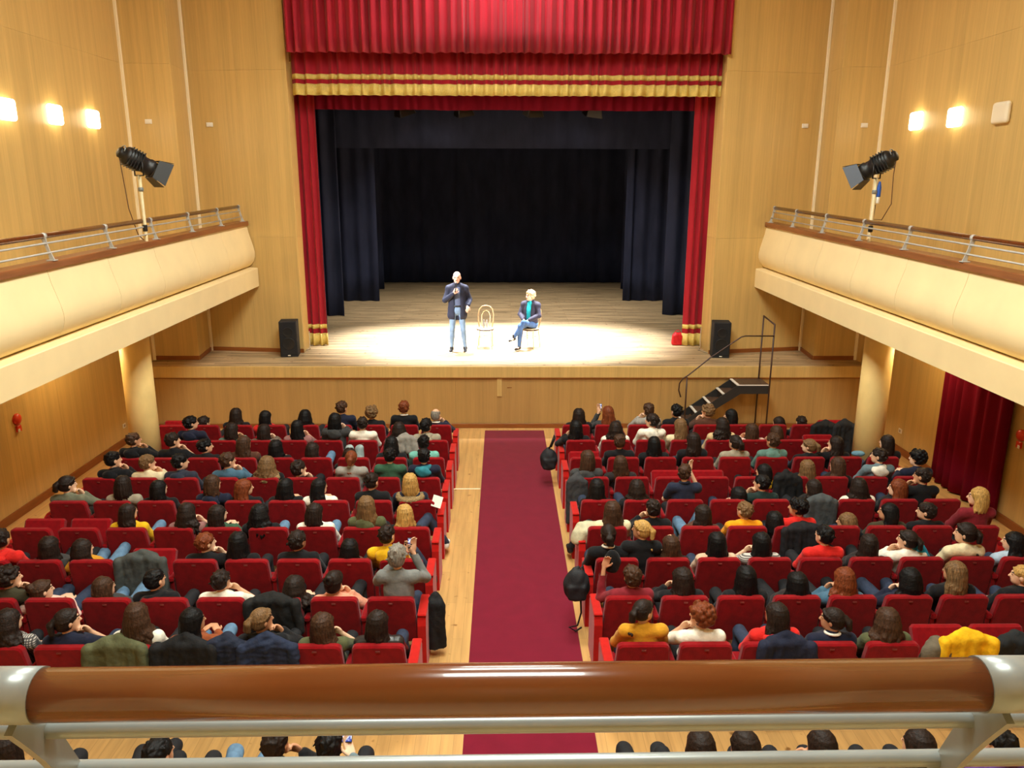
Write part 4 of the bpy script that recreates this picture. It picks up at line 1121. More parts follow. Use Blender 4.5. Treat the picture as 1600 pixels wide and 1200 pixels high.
# ------------------------------------------------------------------ coats and bags among the seats
def coat(x, r, col, label, seed, w=.27, h=.30, sleeves=True, z=.62, puff=0.0, rough=.85):
    q = random.Random(seed); u = q.uniform; G = Grid(axis(-.42, .42, .013), axis(-.17, .26, .013), axis(.1, 1.04, .013))
    top = z+h
    for i in range(9):      # hanging folds of uneven length and depth
        t = (i-4)/4; xx = t*w*.86; zt = top-.035-.03*t*t+u(-.012, .012); zb = z-h*u(.78, 1.05)
        G.cone((xx+u(-.01, .01), .02+u(-.015, .015), zt), (xx*1.12+u(-.02, .02), -.01+u(-.03, .015), zb), .050, .045+u(-.01, .012), .022)
        G.cone((xx, .02, zt), (xx*.9, .13, zt-.20), .048, .042, .022)
    for s in (-1, 1): G.cone((s*w*.5, .04+u(-.02, .02), top-.02), (s*w*.05, .07, top+u(-.01, .03)), .045, .05, .03)
    if sleeves:
        for s in (-1, 1): G.cone((s*w*.92, -.01, top-.06), (s*(w+u(-.03, .04)), -.055, z-h*u(.2, .8)), .055, .042, .02)
    G.ripple(.006, u(16, 26), 9, u(6, 14) if not puff else 75, seed); G.ripple(.004, 41, 20, 33, seed*.7)
    o = obj('coat', G.mesh('coat'), loc=(x, row_y(r), 0), mats=noisy('coat_%d' % seed, srgb(*col), rough=rough, scale=(12, 12, 12), amp=.2, bump=.3, bscale=40, spec=.3))
    tag(o, label, 'coat', 'coats over the seats'); return o
coat(-3.89, 8, (88, 90, 62), 'olive coat draped over a seat back in the ninth row left', 1)
coat(-3.25, 8, (26, 26, 28), 'black coat spread over a ninth row seat beside the olive coat', 2, w=.29)
coat(-2.87, 8, (32, 38, 56), 'navy padded jacket over a ninth row seat, next to the black coat', 3, w=.2, puff=1, sleeves=False)
coat(-2.47, 8, (34, 42, 64), 'navy quilted jacket over the ninth row seat nearest the carpet', 4, w=.26, puff=1)
coat(-2.68, 7, (28, 28, 28), 'black jacket hanging over an eighth row seat back, left block', 5, w=.27, h=.26)
coat(-4.43, 6, (70, 74, 72), 'dark grey wool coat hanging over a seventh row seat back', 6, w=.27, h=.31)
cn = coat(2.44, 8, (30, 34, 54), 'navy jacket with yellow strip over a ninth row seat, right block', 7, w=.25)
obj('yellow_strip', MB().box(-.10, .13, -.075, -.055, .70, .745, .006).me('strip'), cn, rot=(0, -.06, 0), mats=noisy('yellow_strip', srgb(176, 160, 60), rough=.6, scale=(120, 30, 30), amp=.5))
cy = coat(4.17, 8, (236, 182, 22), 'bright yellow fleece coat heaped over a ninth row seat back', 8, w=.25, h=.33, z=.62)
coat(3.90, 8, (104, 94, 78), 'grey-brown lining jacket lying beside the yellow fleece coat', 9, w=.10, h=.28, sleeves=False, z=.57)
coat(4.66, 8, (34, 36, 38), 'dark jacket over the ninth row seat beyond the yellow coat', 10, w=.24)
coat(3.60, 5, (28, 28, 32), 'black jacket behind the person in the red top, right block', 11, w=.28, h=.26)
coat(4.16, 4, (72, 76, 78), 'grey padded coat over a fifth row seat, right block', 12, w=.21, h=.28, sleeves=False)
coat(5.62, 0, (24, 24, 26), 'black coat over a front row seat near the right column', 13, w=.24, h=.27)
coat(5.98, 0, (30, 30, 32), 'second black coat heaped on the front row beside the right column', 14, w=.2, h=.28)
coat(4.0, 3, (22, 22, 24), 'black coat slumped over a fourth row seat, right block', 15, w=.19, h=.2, sleeves=False, z=.70)
coat(.86, 3, (60, 60, 62), 'dark grey padded coat hanging over the aisle armrest, fourth row right', 16, w=.13, h=.36, sleeves=False, z=.50)
coat(-1.0, 6.62, (24, 24, 26), 'black trouser leg reaching into the aisle by the person in the grey shirt', 18, w=.07, h=.30, sleeves=False, z=.36)  # coat shape used for a black trouser leg beside the aisle
coat(-1.90, 1, (140, 134, 126), 'grey hooded jacket over a second row seat back, left block', 17, w=.18, h=.12, sleeves=False, z=.82)
def lump(name, loc, prims, col, label, cat, rip=.006, rough=.7, h=.012):
    G = Grid(axis(-.34, .34, h), axis(-.3, .3, h), axis(-.34, .34, h))
    for kind, *a in prims: getattr(G, kind)(*a)
    G.ripple(rip, 26, 22, 24, len(label)); return tag(obj(name, G.mesh(name), loc=loc, mats=noisy(name+'_'+label.replace(' ', '_')[:24], srgb(*col), rough=rough, scale=(14, 14, 14), amp=.18, bump=.2, bscale=50)), label, cat)
def backpack(loc, label, strap):
    o = lump('backpack', loc, [('ell', (0, 0, -.02), V3(.155, .11, .20), 0), ('box', (0, -.075, -.07), V3(.11, .05, .10), .04, .02), ('cone', (-.02, .02, .17), (.02, .02, .2), .03, .02, .02)], (26, 27, 32), label, 'backpack')
    obj('strap', MB().tube([Vector(p) for p in strap], .013, 8).me('strap'), o, mats=plain('strap_black', srgb(20, 20, 22), .7)); return o
backpack((.545, 12.72, .50), 'black backpack hung by its strap on the second row aisle armrest', [(.0, 0, .17), (.05, .0, .3), (.09, .02, .42), (.1, .02, .36), (.04, .02, .2)])
bp = backpack((.60, 8.15, .62), 'round black bag hanging on the aisle end of the seventh row', [(.02, 0, .16), (.07, .04, .2), (.1, .05, .06), (.05, 0, .1)])
obj('loose_strap', MB().tube([(.05, -.02, -.2), (.06, -.03, -.36), (.02, -.04, -.52), (-.08, -.05, -.54), (.0, -.05, -.59), (.07, -.03, -.55)], .011, 8).me('strap'), bp, mats=MATS['strap_black'])
lump('bag', (.86, 9.30, .74), [('ell', (0, 0, 0), V3(.20, .14, .13), 0), ('ell', (-.12, -.05, -.08), V3(.12, .10, .10), .05)], (196, 190, 158), 'pale sage canvas bag on the aisle seat, sixth row right', 'bag', rip=.012)
lump('bag', (4.72, 8.45, .84), [('ell', (0, 0, 0), V3(.085, .07, .12), 0), ('ell', (.05, 0, -.05), V3(.08, .07, .07), .04)], (20, 150, 190), 'turquoise bag beside the person in cream, seventh row right', 'bag')
lump('hat', (5.50, 11.86, .885), [('ell', (0, 0, 0), V3(.11, .07, .045), 0)], (96, 140, 160), 'pale blue cap lying on a third row seat by the column', 'hat', rip=.004)
o = MB().box(-.07, .07, -.002, .002, -.08, .08).build('paper_sheet', plain('paper', srgb(238, 236, 228), .7), loc=(-1.16, 10.02, .85), rot=(-.5, .4, .2)); tag(o, 'white paper sheet on the aisle end of the fifth row', 'paper')
# ------------------------------------------------------------------ the two people on stage and their chairs
def fig_mesh(name, G, J, sc): return G.mesh(name, head_mats(J['H'], J['R'], sc))
def shirt_jacket(J, lo, hem, front, arms=1.93, waist=None):
    T = Grid(axis(-.48, .48, .012), axis(-.25, .45, .012), axis(lo, J['N'][2]+.08, .012)); torso_prims(T, J, .008, neck=False); T.cone(J['N']+V3(0, -.004, -.04), J['N']+V3(0, .004, .012), .066, .062, .025)
    if waist: T.box((0, 0, waist-.3), V3(.6, .6, .3), .005, .004, sub=True)
    K = Grid(axis(-.48, .48, .012), axis(-.25, .45, .012), axis(lo, J['N'][2]+.08, .012)); torso_prims(K, J, .026, neck=False, pel=False)
    K.cone(J['N']+V3(0, -.012, -.04), J['N']+V3(0, -.006, .0), .078, .074, .025)
    for s in (-1, 1): arm_prims(K, J, s, .020, arms)
    hem(K)
    K.box(front[0], front[1], .02, .015, sub=True); K.ripple(.003, 24, 9, 20, .5)
    return T.mesh('shirt'), K.mesh('jacket')
NAVYJ = noisy('cloth_navy_jacket', srgb(30, 32, 50), rough=.8, scale=(14, 14, 14), amp=.12, bump=.15, bscale=60)
# standing speaker with microphone
J = {'H': V3(0, .035, 1.70), 'R': rotz(-.12), 'N': V3(0, .0, 1.53), 'P': V3(0, 0, 1.0), 'zS': 1.475}
for s in (-1, 1):
    J['sh', s] = V3(.18*s, -.01, 1.45); J['hip', s] = V3(.095*s, 0, .93); J['kn', s] = V3(.125*s, .03, .50); J['an', s] = V3(.14*s+(-.03 if s < 0 else 0), -.02, .09); J['to', s] = V3(.17*s, .15, .035)
J['el', 1], J['wr', 1], J['hd', 1], J['hn', 1], J['cu', 1] = V3(.275, .04, 1.19), V3(.075, .23, 1.37), unit(V3(-.45, .35, .8)), V3(.2, .9, -.3), 1.3
J['el', -1], J['wr', -1], J['hd', -1], J['hn', -1], J['cu', -1] = V3(-.285, -.06, 1.18), V3(-.24, .16, 1.08), unit(V3(.1, .75, -.65)), V3(-.5, .5, .6), .6
G = Grid(axis(-.45, .45, .009), axis(-.22, .42, .0095), np.concatenate([np.arange(-.02, .85, .02), np.arange(.85, 1.86, .009)]))
torso_prims(G, J, -.034)
for s in (-1, 1): leg_prims(G, J, s, -.014); arm_prims(G, J, s, -.004); hand_prims(G, J['wr', s], J['hd', s], J['hn', s], J['cu', s], s, 1.05)
head_prims(G, J['H'], J['R'], 1.12)
SKF = noisy('skin_rosy', srgb(232, 178, 152), rough=.5, scale=(12, 12, 12), amp=.05)
man = obj('person', fig_mesh('person', G, J, 1.12), loc=(-1.28, 17.58, ZS), rot=(0, 0, math.pi+.08), mats=[SKF, EYE, LIP])
tag(man, 'person standing on stage in navy blazer and jeans, speaking into a microphone', 'person')
sh, jk = shirt_jacket(J, .70, lambda K: [K.cone(V3(.075*s, -.005, 1.22), V3(.095*s, -.01, .84), .118, .132, .05) for s in (-1, 1)], ((0, .19, 1.10), V3(.062, .14, .40)), waist=1.055)
obj('shirt', sh, man, mats=noisy('shirt_slate', srgb(84, 92, 116), rough=.8, scale=(60, 60, 60), amp=.2)); obj('blazer', jk, man, mats=NAVYJ)
T = Grid(axis(-.32, .32, .013), axis(-.2, .22, .013), axis(.05, 1.14, .013)); T.ell((0, -.01, .98), V3(.172, .134, .155), .03)
for s in (-1, 1): leg_prims(T, J, s, .002, foot=False)
T.ripple(.003, 18, 10, 24, .2); obj('jeans', T.mesh('jeans'), man, mats=noisy('denim_light', srgb(112, 134, 160), rough=.85, scale=(16, 16, 5), amp=.25))
obj('belt', MB().lathe([(.160, 1.048), (.170, 1.052), (.170, 1.078), (.160, 1.082)], 28, Matrix.Diagonal((1, .84, 1, 1))).me('belt'), man, mats=BLACKM)
for s in (-1, 1):
    S = Grid(axis(-.14, .14, .012), axis(-.12, .27, .012), axis(-.11, .12, .012)); d = J['to', s]-J['an', s]
    S.cone(V3(0, -.02, -.04), d, .042, .037, .02); S.cone(V3(0, 0, 0), V3(0, 0, -.045), .046, .046, .02)
    so = obj('shoe', S.mesh('shoe'), man, loc=tuple(J['an', s]), mats=SHOEM[0])
    obj('sole', MB().box(-.043, .043, -.07, d[1]+.04, -.092, -.066, .008).me('sole'), so, rot=(0, 0, -.17*s), mats=SHOEM[1])
mm = MB(); a = Vector((.05, .285, 1.40)); b = Vector((.025, .20, 1.585)); mm.tube([a.lerp(b, t) for t in (0, .3, .8, .82)], [.011, .013, .016, .022], 12)
mo = mm.build('microphone', plain('microphone_black', srgb(26, 26, 30), .4)); mo.matrix_world = man.matrix_basis.copy(); mo.location = man.location
tag(mo, 'black handheld microphone held at the mouth of the standing person', 'microphone')
mb_ = MB(); mb_.lathe([(.001, -.026), (.020, -.018), (.027, 0), (.022, .018), (.001, .027)], 14, Matrix.Translation(b)); obj('microphone_head', mb_.me('mic'), mo, mats=noisy('mic_mesh', srgb(70, 70, 76), rough=.4, scale=(300, 300, 300), amp=.5, metal=.6))

BEECH = noisy('pale_beech', srgb(214, 180, 132), rough=.4, scale=(30, 30, 4), amp=.12); RIM = noisy('dark_seat_rim', srgb(70, 48, 34), rough=.4, scale=(10, 10, 10), amp=.15)
def cafe_chair(loc, rz, label):
    """bentwood chair facing +y"""
    c = empty('cafe_chair', loc, rz); tag(c, label, 'chair')
    MB().lathe([(.001, .452), (.17, .450), (.195, .456), (.197, .470), (.16, .474), (.001, .468)], 32).build('seat', BEECH, c)
    MB().lathe([(.190, .425), (.203, .428), (.206, .452), (.200, .466), (.190, .452)], 32).build('seat_rim', RIM, c)
    for sx in (-1, 1):
        MB().tube([(sx*.135, .135, .44), (sx*.15, .155, .22), (sx*.17, .18, 0)], [.017, .015, .012], 10).build('leg', BEECH, c)
        MB().tube([(sx*.15, -.13, .47), (sx*.155, -.155, .25), (sx*.165, -.20, 0)], [.016, .015, .012], 10).build('leg', BEECH, c)
    MB().tube([(.138*math.cos(t), .138*math.sin(t)+.0, .26) for t in [2*math.pi*i/28 for i in range(28)]], .009, 8, closed=True).build('foot_ring', BEECH, c)
    arch = [(-.15, -.13, .47), (-.175, -.17, .62), (-.178, -.205, .76), (-.15, -.235, .88), (-.085, -.25, .945), (0, -.255, .962), (.085, -.25, .945), (.15, -.235, .88), (.178, -.205, .76), (.175, -.17, .62), (.15, -.13, .47)]
    MB().tube(arch, .014, 10).build('back_hoop', noisy('brown_beech', srgb(150, 112, 74), rough=.4, scale=(10, 10, 10), amp=.15), c)
    inner = [(-.085, -.15, .47), (-.10, -.185, .62), (-.098, -.215, .74), (-.06, -.235, .825), (0, -.24, .85), (.06, -.235, .825), (.098, -.215, .74), (.10, -.185, .62), (.085, -.15, .47)]
    MB().tube(inner, .010, 8).build('inner_hoop', BEECH, c)
    return c
cafe_chair((-.655, 17.98, ZS), math.pi-.05, 'empty bentwood chair standing between the two people on stage')
cafe_chair((.40, 17.98, ZS), math.radians(153), 'bentwood chair on stage with the seated person on it')
for i, dx in enumerate((-.035, .035)):
    o = MB().lathe([(.024, 0), (.026, .01), (.026, .12), (.012, .15), (.011, .165), (.013, .168), (.013, .185), (.001, .186)], 14).build('water_bottle', plain('bottle_smoke', srgb(120, 116, 112), .15), loc=(-.655+dx, 18.0, ZS+.474))
    tag(o, 'small water bottle on the empty stage chair, %s of the two' % ('left' if i == 0 else 'right'), 'bottle', 'bottles on the empty chair')
# seated person on stage
J = {'H': V3(0, .02, 1.235), 'R': rotz(-.55), 'N': V3(0, -.015, 1.075), 'P': V3(0, -.02, .575), 'zS': 1.03}
for s in (-1, 1):
    J['sh', s] = V3(.17*s, -.01, 1.015); J['hip', s] = V3(.09*s, .0, .55)
    J['el', s], J['wr', s], J['hd', s], J['hn', s], J['cu', s] = V3(.235*s, .06, .79), V3(.055*s, .25, .69), unit(V3(-.55*s, .7, -.25)), V3(0, .2, 1), .9
J['kn', 1] = V3(.05, .43, .58); J['an', 1] = V3(.10, .40, .10); J['kn', -1] = V3(-.02, .40, .665); J['an', -1] = V3(.17, .52, .33)
J['to', 1] = J['an', 1]+V3(.02, .14, -.055); J['to', -1] = J['an', -1]+V3(.06, .12, -.07)
G = Grid(axis(-.36, .36, .009), axis(-.22, .75, .0095), np.concatenate([np.arange(-.02, .62, .02), np.arange(.62, 1.40, .009)]))
torso_prims(G, J, -.012)
for s in (-1, 1): leg_prims(G, J, s, -.014); arm_prims(G, J, s, -.006); hand_prims(G, J['wr', s], J['hd', s], J['hn', s], J['cu', s], s, .95)
head_prims(G, J['H'], J['R'], .98)
wo = obj('person', fig_mesh('person', G, J, .98), loc=(.40, 17.98, ZS), rot=(0, 0, math.radians(153)), mats=[SKF, EYE, LIP])
tag(wo, 'person seated on stage in dark jacket over teal shirt, legs crossed, hands in lap', 'person')
sh, jk = shirt_jacket(J, .44, lambda K: K.cone(V3(0, -.01, .80), V3(0, -.01, .60), .150, .165, .04), ((0, .17, .86), V3(.058, .13, .34)))
obj('shirt', sh, wo, mats=noisy('shirt_teal', srgb(20, 168, 176), rough=.7, scale=(12, 12, 12), amp=.12)); obj('jacket', jk, wo, mats=noisy('cloth_plum_jacket', srgb(38, 34, 50), rough=.8, scale=(14, 14, 14), amp=.12))
T = Grid(axis(-.30, .34, .013), axis(-.2, .7, .013), axis(.05, .86, .013)); T.ell(J['P']+V3(0, .0, -.01), V3(.165, .135, .09), .03)
for s in (-1, 1): leg_prims(T, J, s, .004, foot=False)
obj('jeans', T.mesh('jeans'), wo, mats=noisy('denim_deep', srgb(58, 84, 124), rough=.85, scale=(16, 16, 5), amp=.3))
for s in (-1, 1):
    S = Grid(axis(-.14, .16, .012), axis(-.12, .27, .012), axis(-.14, .12, .012)); d = J['to', s]-J['an', s]; S.cone(V3(0, -.02, -.04), d, .038, .030, .02); S.cone(V3(0, 0, .03), V3(0, 0, -.04), .042, .040, .02); S.cone(V3(0, -.03, -.04), V3(0, -.03, -.075), .02, .014, .01)
    obj('shoe', S.mesh('shoe'), wo, loc=tuple(J['an', s]), mats=SHOEM[0])
h = obj('hair', hair_mesh('s', 1), wo, loc=tuple(J['H']), rot=(0, 0, -.55), mats=noisy('hair_ash_blond', srgb(188, 156, 116), rough=.42, scale=(95, 95, 9), amp=.3, bump=.2, bscale=60)); h.scale = (1.06, 1.06, 1.1)

# ------------------------------------------------------------------ things on the stage edge
def pa_speaker(loc, rz, label):
    c = empty('loudspeaker', loc, rz); tag(c, label, 'speaker', 'black loudspeakers at the stage edge')
    MB().box(-.19, .19, -.17, .2, 0, .80, .012).build('cabinet', noisy('speaker_cabinet', srgb(34, 34, 38), rough=.7, scale=(40, 40, 40), amp=.2), c)
    g = MB().box(-.178, .178, -.186, -.165, .06, .785, .006).build('grille', BLACKP, c)
    for z, r in ((.56, .11), (.30, .14)):
        MB().lathe([(r, 0), (r*.98, .006), (r*.9, .004), (r*.3, .001), (.001, .004)], 28, Matrix.Translation((0, -.186, z)) @ Matrix.Rotation(math.pi/2, 4, 'X')).build('cone_ring', plain('speaker_cone', srgb(18, 19, 22), .5), g)
    MB().box(-.03, .03, -.19, -.18, .03, .05, .003).build('badge', WHITEP, c)
pa_speaker((-5.0, 17.12, ZS), .12, 'black loudspeaker standing on the stage edge by the left red drape')
pa_speaker((4.61, 17.02, ZS), -.12, 'black loudspeaker standing on the stage edge behind the steps handrail')
# red bag by the right drape
bagc = empty('red_bag', (3.93, 18.30, ZS)); tag(bagc, 'small red bag standing on the stage beside the right drape', 'bag')
G = Grid(axis(-.16, .16, .011), axis(-.1, .1, .011), axis(-.02, .36, .011)); G.box((0, 0, .13), V3(.125, .065, .13), .04, 0); G.box((.01, 0, .24), V3(.09, .05, .07), .04, .05); G.ripple(.005, 30, 20, 24, .2)
obj('bag_body', G.mesh('bag'), bagc, mats=noisy('bag_red', srgb(200, 24, 34), rough=.45, scale=(12, 12, 12), amp=.15))
MB().tube([(.07*math.cos(t)+.01, 0, .29+.075*math.sin(t)) for t in [math.pi*i/10 for i in range(11)]], .008, 8).build('handle', noisy('bag_red', srgb(200, 24, 34)), bagc)
tag(MB().tube([(4.40, 17.95, ZS+.5), (4.40, 17.95, ZS+.15), (4.38, 17.85, ZS+.02), (4.3, 17.7, ZS+.014), (4.36, 17.5, ZS+.014), (4.48, 17.25, ZS+.014)], .012, 8).build('stage_cable', plain('cable_grey', srgb(170, 150, 120), .5)), 'pale cable lying on the stage at the foot of the right drape', 'cable')
tag(MB().tube([(-4.76, 17.95, ZS+.4), (-4.76, 17.93, ZS+.05), (-4.72, 17.8, ZS+.014), (-4.86, 17.45, ZS+.014), (-4.93, 17.3, ZS+.02)], .010, 8).build('stage_cable', MATS['cable_grey']), 'pale cable lying on the stage at the foot of the left drape', 'cable')
# steps up to the stage
stp = empty('stage_steps', (4.2, 15.75, 0)); tag(stp, 'dark steel steps with white nosings and thin brown handrail up to the stage', 'steps'); so = Vector(stp.location)
YA, YZ = 15.475, 16.0
TREAD = noisy('brown_tread', srgb(78, 58, 46), rough=.5, scale=(20, 4, 4), amp=.2); STRG = plain('steel_charcoal', srgb(44, 42, 42), .5)
noses = [(4.58, 1.105), (4.295, .912), (4.02, .712), (3.755, .508), (3.485, .308), (3.215, .11)]
for i, (x, z) in enumerate(noses):
    x1 = 5.245 if i == 0 else noses[i-1][0]+.02
    t = MB().box(x-so.x, x1-so.x, YA-so.y+.02, YZ-so.y-.02, z-.028, z-.001, .003).build('tread' if i else 'platform', TREAD, stp)
    MB().box(x-so.x-.008, x-so.x+.045, YA-so.y+.018, YZ-so.y-.018, z-.02, z+.004, .002).build('nosing', plain('white_nosing', srgb(226, 222, 214), .5), t)
    MB().box(x-so.x+.03, x-so.x+.04, YA-so.y+.02, YZ-so.y-.02, max(.01, z-.19), z-.03).build('riser', STRG, stp)
for y in (YA, YZ):
    sl = (1.105-.11)/(4.58-3.215)
    poly = [(5.25, 1.10), (4.60, 1.10), (3.20, 1.10-1.40*sl+.02), (3.05, .0), (3.28, .0), (4.66, .91), (5.25, .91)]
    MB().prism([(px-so.x, pz) for px, pz in poly], 'y', y-so.y-.012, y-so.y+.012).build('stringer', STRG, stp)
MB().box(4.58-so.x, 5.25-so.x, YA-so.y-.016, YA-so.y-.010, 1.085, 1.108).build('edge_strip', plain('white_nosing', srgb(226, 222, 214), .5), stp)
S_ = lambda x, y, z: (x-so.x, y-so.y, z)
MB().tube([S_(5.243, YA-.02, z) for z in (0, 1.2, 2.37)], .017, 8).build('post', DARKM, stp)
MB().tube([S_(5.19, YZ+.0, z) for z in (0, 1.2, 2.46)], .017, 8).build('post', DARKM, stp)
MB().tube([S_(5.243, YA-.02, 2.36), S_(5.19, YZ, 2.45)], .017, 8).build('top_bar', DARKM, stp)
MB().tube([S_(3.53, YA-.02, z) for z in (.1, .7, 1.27)], .016, 8).build('post', DARKM, stp)
MB().tube([S_(x, YA-.03, z) for x, z in ((5.25, 2.13), (4.66, 2.13), (4.58, 2.11), (3.99, 1.69), (3.56, 1.32), (3.44, 1.24), (3.38, 1.14), (3.37, 1.0), (3.42, .85))], .014, 8).build('handrail', DARKM, stp)

# ------------------------------------------------------------------ spotlights
def aim(d): return Vector(d).to_track_quat('Y', 'Z').to_matrix().to_4x4()
LENS = plain('lens_glow', (.93, .96, 1.0), .3, emit=3.0)
INNER = plain('barn_door_inner', srgb(74, 80, 92), .4, metal=.2)
def spot_body(root, M, sc=1.0, inner=1):
    """profile spot along +y of M, mouth at y = 0"""
    S = M @ Matrix.Scale(sc, 4)
    b = MB(); b.lathe([(.125, 0), (.138, .01), (.138, .07), (.125, .09), (.125, .16), (.145, .18), (.145, .43), (.12, .46), (.085, .47), (.085, .53), (.06, .55), (.001, .55)], 10, S @ Matrix.Rotation(math.pi/2, 4, 'X')); b.build('housing', BLACKM, root)
    for k in range(5): MB().box(-.148, .148, -.22-.045*k-.007, -.22-.045*k+.007, -.148, .148, .004, M=S).build('cooling_fin', BLACKM, root)
    MB().lathe([(.11, .0), (.108, .012), (.001, .022)], 20, S @ Matrix.Translation((0, -.03, 0)) @ Matrix.Rotation(-math.pi/2, 4, 'X')).build('lens', LENS, root)
    MB().tube([tuple(S @ Vector((.10*math.cos(t), -.50, .10*math.sin(t)+.02))) for t in [math.pi*i/8 for i in range(9)]], .010, 6).build('handle', STEEL, root)
    for k in range(4):
        D = S @ Matrix.Rotation(k*math.pi/2, 4, 'Y') @ Matrix.Translation((0, .0, .14)) @ Matrix.Rotation(math.radians(17), 4, 'X')
        w0, w1 = .14, .185
        V = [(-w0, 0, 0), (w0, 0, 0), (w1, .21, 0), (-w1, .21, 0), (-w0, 0, .005), (w0, 0, .005), (w1, .21, .005), (-w1, .21, .005)]
        MB().raw([tuple(D @ Vector(v)) for v in V], [(0, 1, 2, 3), (7, 6, 5, 4), (0, 4, 5, 1), (1, 5, 6, 2), (2, 6, 7, 3), (3, 7, 4, 0)]).build('barn_door', INNER if inner != 99 and (k+inner) % 4 == 0 else BLACKM, root)
for side, piv, tgt, lab in (('left', (-5.90, 12.6, 5.42), (-.6, 18.0, 1.36), 'black profile spotlight with barn doors on the left gallery pole'),
                            ('right', (5.70, 12.76, 5.41), (.3, 18.0, 1.36), 'black profile spotlight with barn doors on the right gallery pole')):
    sgn = -1 if side == 'left' else 1; P = Vector(piv); d = (Vector(tgt)-P).normalized()
    px = P.x-.03*sgn*-1
    c = empty('spotlight', (px, P.y, gz(3.29, P.y))); tag(c, lab, 'spotlight', 'gallery spotlights'); o0 = Vector(c.location)
    M = Matrix.Translation(P+d*.24-o0) @ aim(d); spot_body(c, M, inner=99 if side == 'left' else 1)
    wv = d.cross(Vector((0, 0, 1))).normalized()
    q = P-o0; MB().tube([q+wv*.165, q+wv*.165-Vector((0, 0, .21)), q-wv*.165-Vector((0, 0, .21)), q-wv*.165], .012, 8).build('yoke', BLACKM, c)
    MB().tube([(q.x, q.y, 0), (q.x, q.y, .9), (q.x, q.y, q.z-.21)], .027, 12).build('pole', noisy('pole_ivory', srgb(222, 204, 160), rough=.4, scale=(9, 9, 9), amp=.08), c)
    MB().lathe([(.034, -.03), (.04, -.02), (.04, .02), (.034, .03)], 14, Matrix.Translation((q.x, q.y, q.z-.42))).build('clamp', STEEL, c)
    MB().lathe([(.034, -.05), (.036, -.04), (.036, .04), (.034, .05)], 14, Matrix.Translation((q.x, q.y, 1.18))).build('lower_clamp', BLACKM, c)
    bk = q-d*.31
    MB().tube([bk, bk+Vector((-.02*sgn, 0, -.3)), bk+Vector((.0, 0, -.75)), bk+Vector((-.10*sgn, .05, -1.0)), Vector((q.x+.04*sgn, q.y+.03, q.z-.85)), Vector((q.x+.035*sgn, q.y, q.z-.62))] if side == 'right' else [bk, bk+Vector((.03, 0, -.4)), bk+Vector((.06, 0, -.85)), bk+Vector((.16, 0, -1.25)), Vector((q.x-.05, q.y, 1.0))], .008, 6).build('cable', plain('cable_brown', srgb(90, 58, 30), .6), c)
    if side == 'right':
        MB().lathe([(.03, 0), (.034, .02), (.034, .15), (.024, .2), (.014, .24)], 12, Matrix.Translation((q.x+.06, q.y-.01, q.z-.50))).build('blue_plug', plain('plug_blue', srgb(40, 92, 190), .4), c)
        MB().lathe([(.026, 0), (.03, .01), (.03, .1), (.026, .11)], 12, Matrix.Translation((q.x+.06, q.y-.01, q.z-.60))).build('plug_socket', WHITEP, c)
for i, hx in enumerate((-2.57, -1.17, .47, 1.88)):
    P = Vector((hx*1.005, 18.95, 6.98)); d = (Vector((hx*.5, 20.6, ZS))-P).normalized()
    c = empty('stage_lantern', (P.x, P.y, P.z)); tag(c, 'black stage lantern hung under the red border, %s from the left' % ORD[i], 'spotlight', 'lanterns hung above the stage')
    M = Matrix.Translation(d*.16) @ aim(d) @ Matrix.Rotation(.4+.5*i, 4, 'Y'); spot_body(c, M, inner=i)
    MB().tube([(-.14, 0, 0), (-.14, 0, .25), (.14, 0, .25), (.14, 0, 0)], .012, 8).build('yoke', BLACKM, c)
    MB().tube([(0, 0, .25), (0, 0, .45)], .02, 8).build('hook', BLACKM, c)
tag(MB().tube([(-4.6, 18.95, 7.46), (0, 18.95, 7.46), (4.3, 18.95, 7.46)], .03, 10).build('lighting_bar', BLACKM), 'black lighting bar behind the red border carrying the stage lanterns', 'bar')

# ------------------------------------------------------------------ wall fittings
GLOW = plain('sconce_glow', (1.0, .90, .68), .4, emit=7.0)
def sconce(side, y, z, lit, label):
    sg = 1 if side == 'left' else -1; xw = XL if side == 'left' else XR
    c = empty('wall_light', (xw, y, z)); tag(c, label, 'wall light', 'square wall lights')
    x0, x1 = sorted((0, sg*.03)); MB().box(x0, x1, -.17, .17, -.14, .14, .008).build('back_plate', WHITEP, c)
    G = Grid(axis(-.12, .12, .012), axis(-.24, .24, .012), axis(-.21, .21, .012)); G.box((sg*.045, 0, 0), V3(.045, .20, .165), .05, 0)
    obj('diffuser', G.mesh('diffuser'), c, mats=GLOW if lit else plain('opal_unlit', srgb(238, 226, 200), .4))
    if lit: lamp('sconce_bulb', 'POINT', (xw+sg*.22, y, z), 3.5, (1, .74, .38), shadow_soft_size=.12)
for i, (y, z) in enumerate(((12.63, 6.18), (13.96, 6.21), (15.23, 6.235))): sconce('left', y, z, True, 'lit square wall light on the left side wall, %s from the stage end' % ORD[2-i])
sconce('right', 15.25, 6.26, True, 'lit square wall light on the right side wall, nearest the stage')
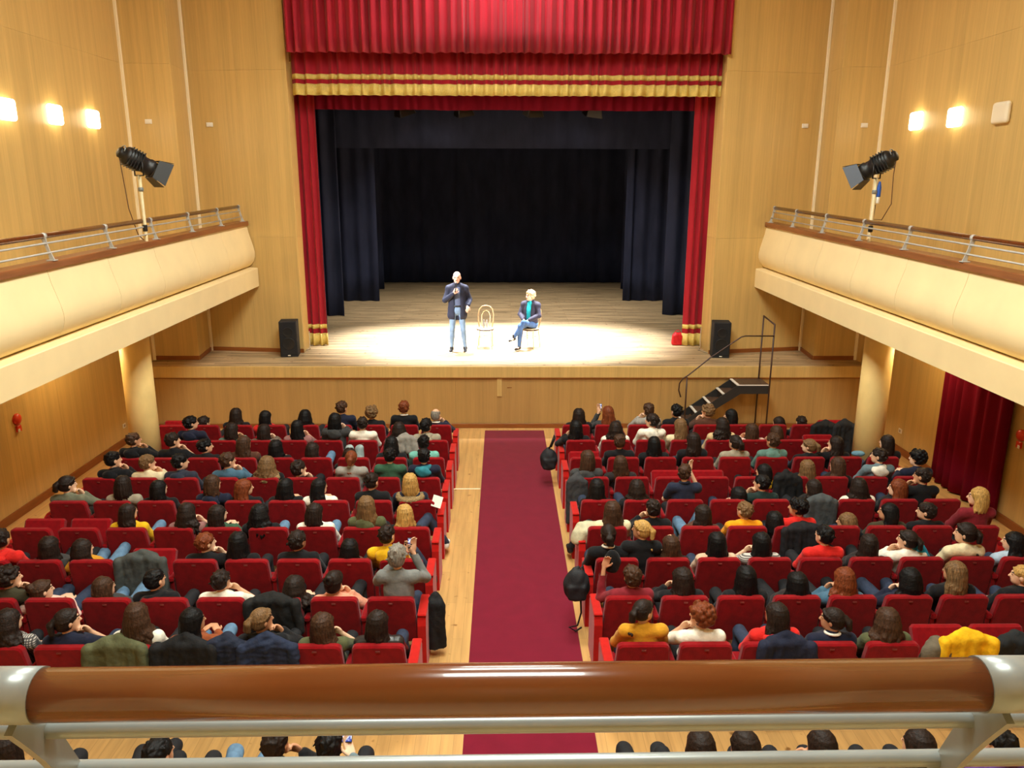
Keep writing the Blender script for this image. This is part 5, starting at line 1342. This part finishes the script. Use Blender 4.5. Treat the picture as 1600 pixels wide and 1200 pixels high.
sconce('right', 13.95, 6.225, True, 'lit square wall light on the right side wall, middle of three')
sconce('right', 12.66, 6.19, False, 'unlit square wall light on the right side wall beside the lit pair')
for x, y, z, lab in ((-7.42, 16.69, 6.30, 'small white plate on the outer front panel, left side'), (-6.53, 17.645, 6.31, 'small white plate beside the left proscenium corner strip'),
                     (7.16, 16.69, 6.28, 'small white plate on the outer front panel, right side'), (6.29, 17.63, 6.33, 'small white plate beside the right proscenium corner strip')):
    o = MB().box(-.07, .07, -.022, 0, -.045, .045, .006).build('wall_plate', WHITEP, loc=(x, y, z)); tag(o, lab, 'plate', 'white plates on the front wall')
    obj('cover', MB().box(-.045, .045, -.03, -.022, -.025, .025, .004).me('cover'), o, mats=WHITEP)
for sg, xw, y, z, sd in ((1, XL, 11.73, 1.52, 'left'), (-1, XR, 11.02, 1.47, 'right')):
    c = empty('fire_alarm', (xw, y, z)); tag(c, 'red fire alarm sounder and call point on the %s side wall' % sd, 'alarm', 'fire alarms on the side walls')
    MB().lathe([(.09, 0), (.09, .02), (.075, .045), (.03, .06), (.001, .062)], 24, Matrix.Rotation(sg*math.pi/2, 4, 'Y')).build('sounder', plain('alarm_red', srgb(216, 56, 24), .4), c)
    x0, x1 = sorted((0, sg*.04)); b = MB().box(x0, x1, -.05, .05, -.20, -.10, .006).build('call_point', MATS['alarm_red'], c)
    x0, x1 = sorted((sg*.038, sg*.046)); MB().box(x0, x1, -.055, -.0, -.20, -.15, .004).build('call_label', WHITEP, b)
for xw, y, z, sg, sd in ((XL, 15.02, .38, 1, 'left'), (XR, 14.43, .44, -1, 'right')):
    x0, x1 = sorted((0, sg*.015)); o = MB().box(x0, x1, -.06, .06, -.045, .045, .004).build('wall_socket', WHITEP, loc=(xw, y, z)); tag(o, 'pale wall socket low on the %s side wall near the column' % sd, 'socket', 'wall sockets')
    x0, x1 = sorted((sg*.015, sg*.019)); obj('socket_face', MB().box(x0, x1, -.03, .03, -.025, .025, .002).me('face'), o, mats=plain('socket_grey', srgb(170, 150, 130), .5))
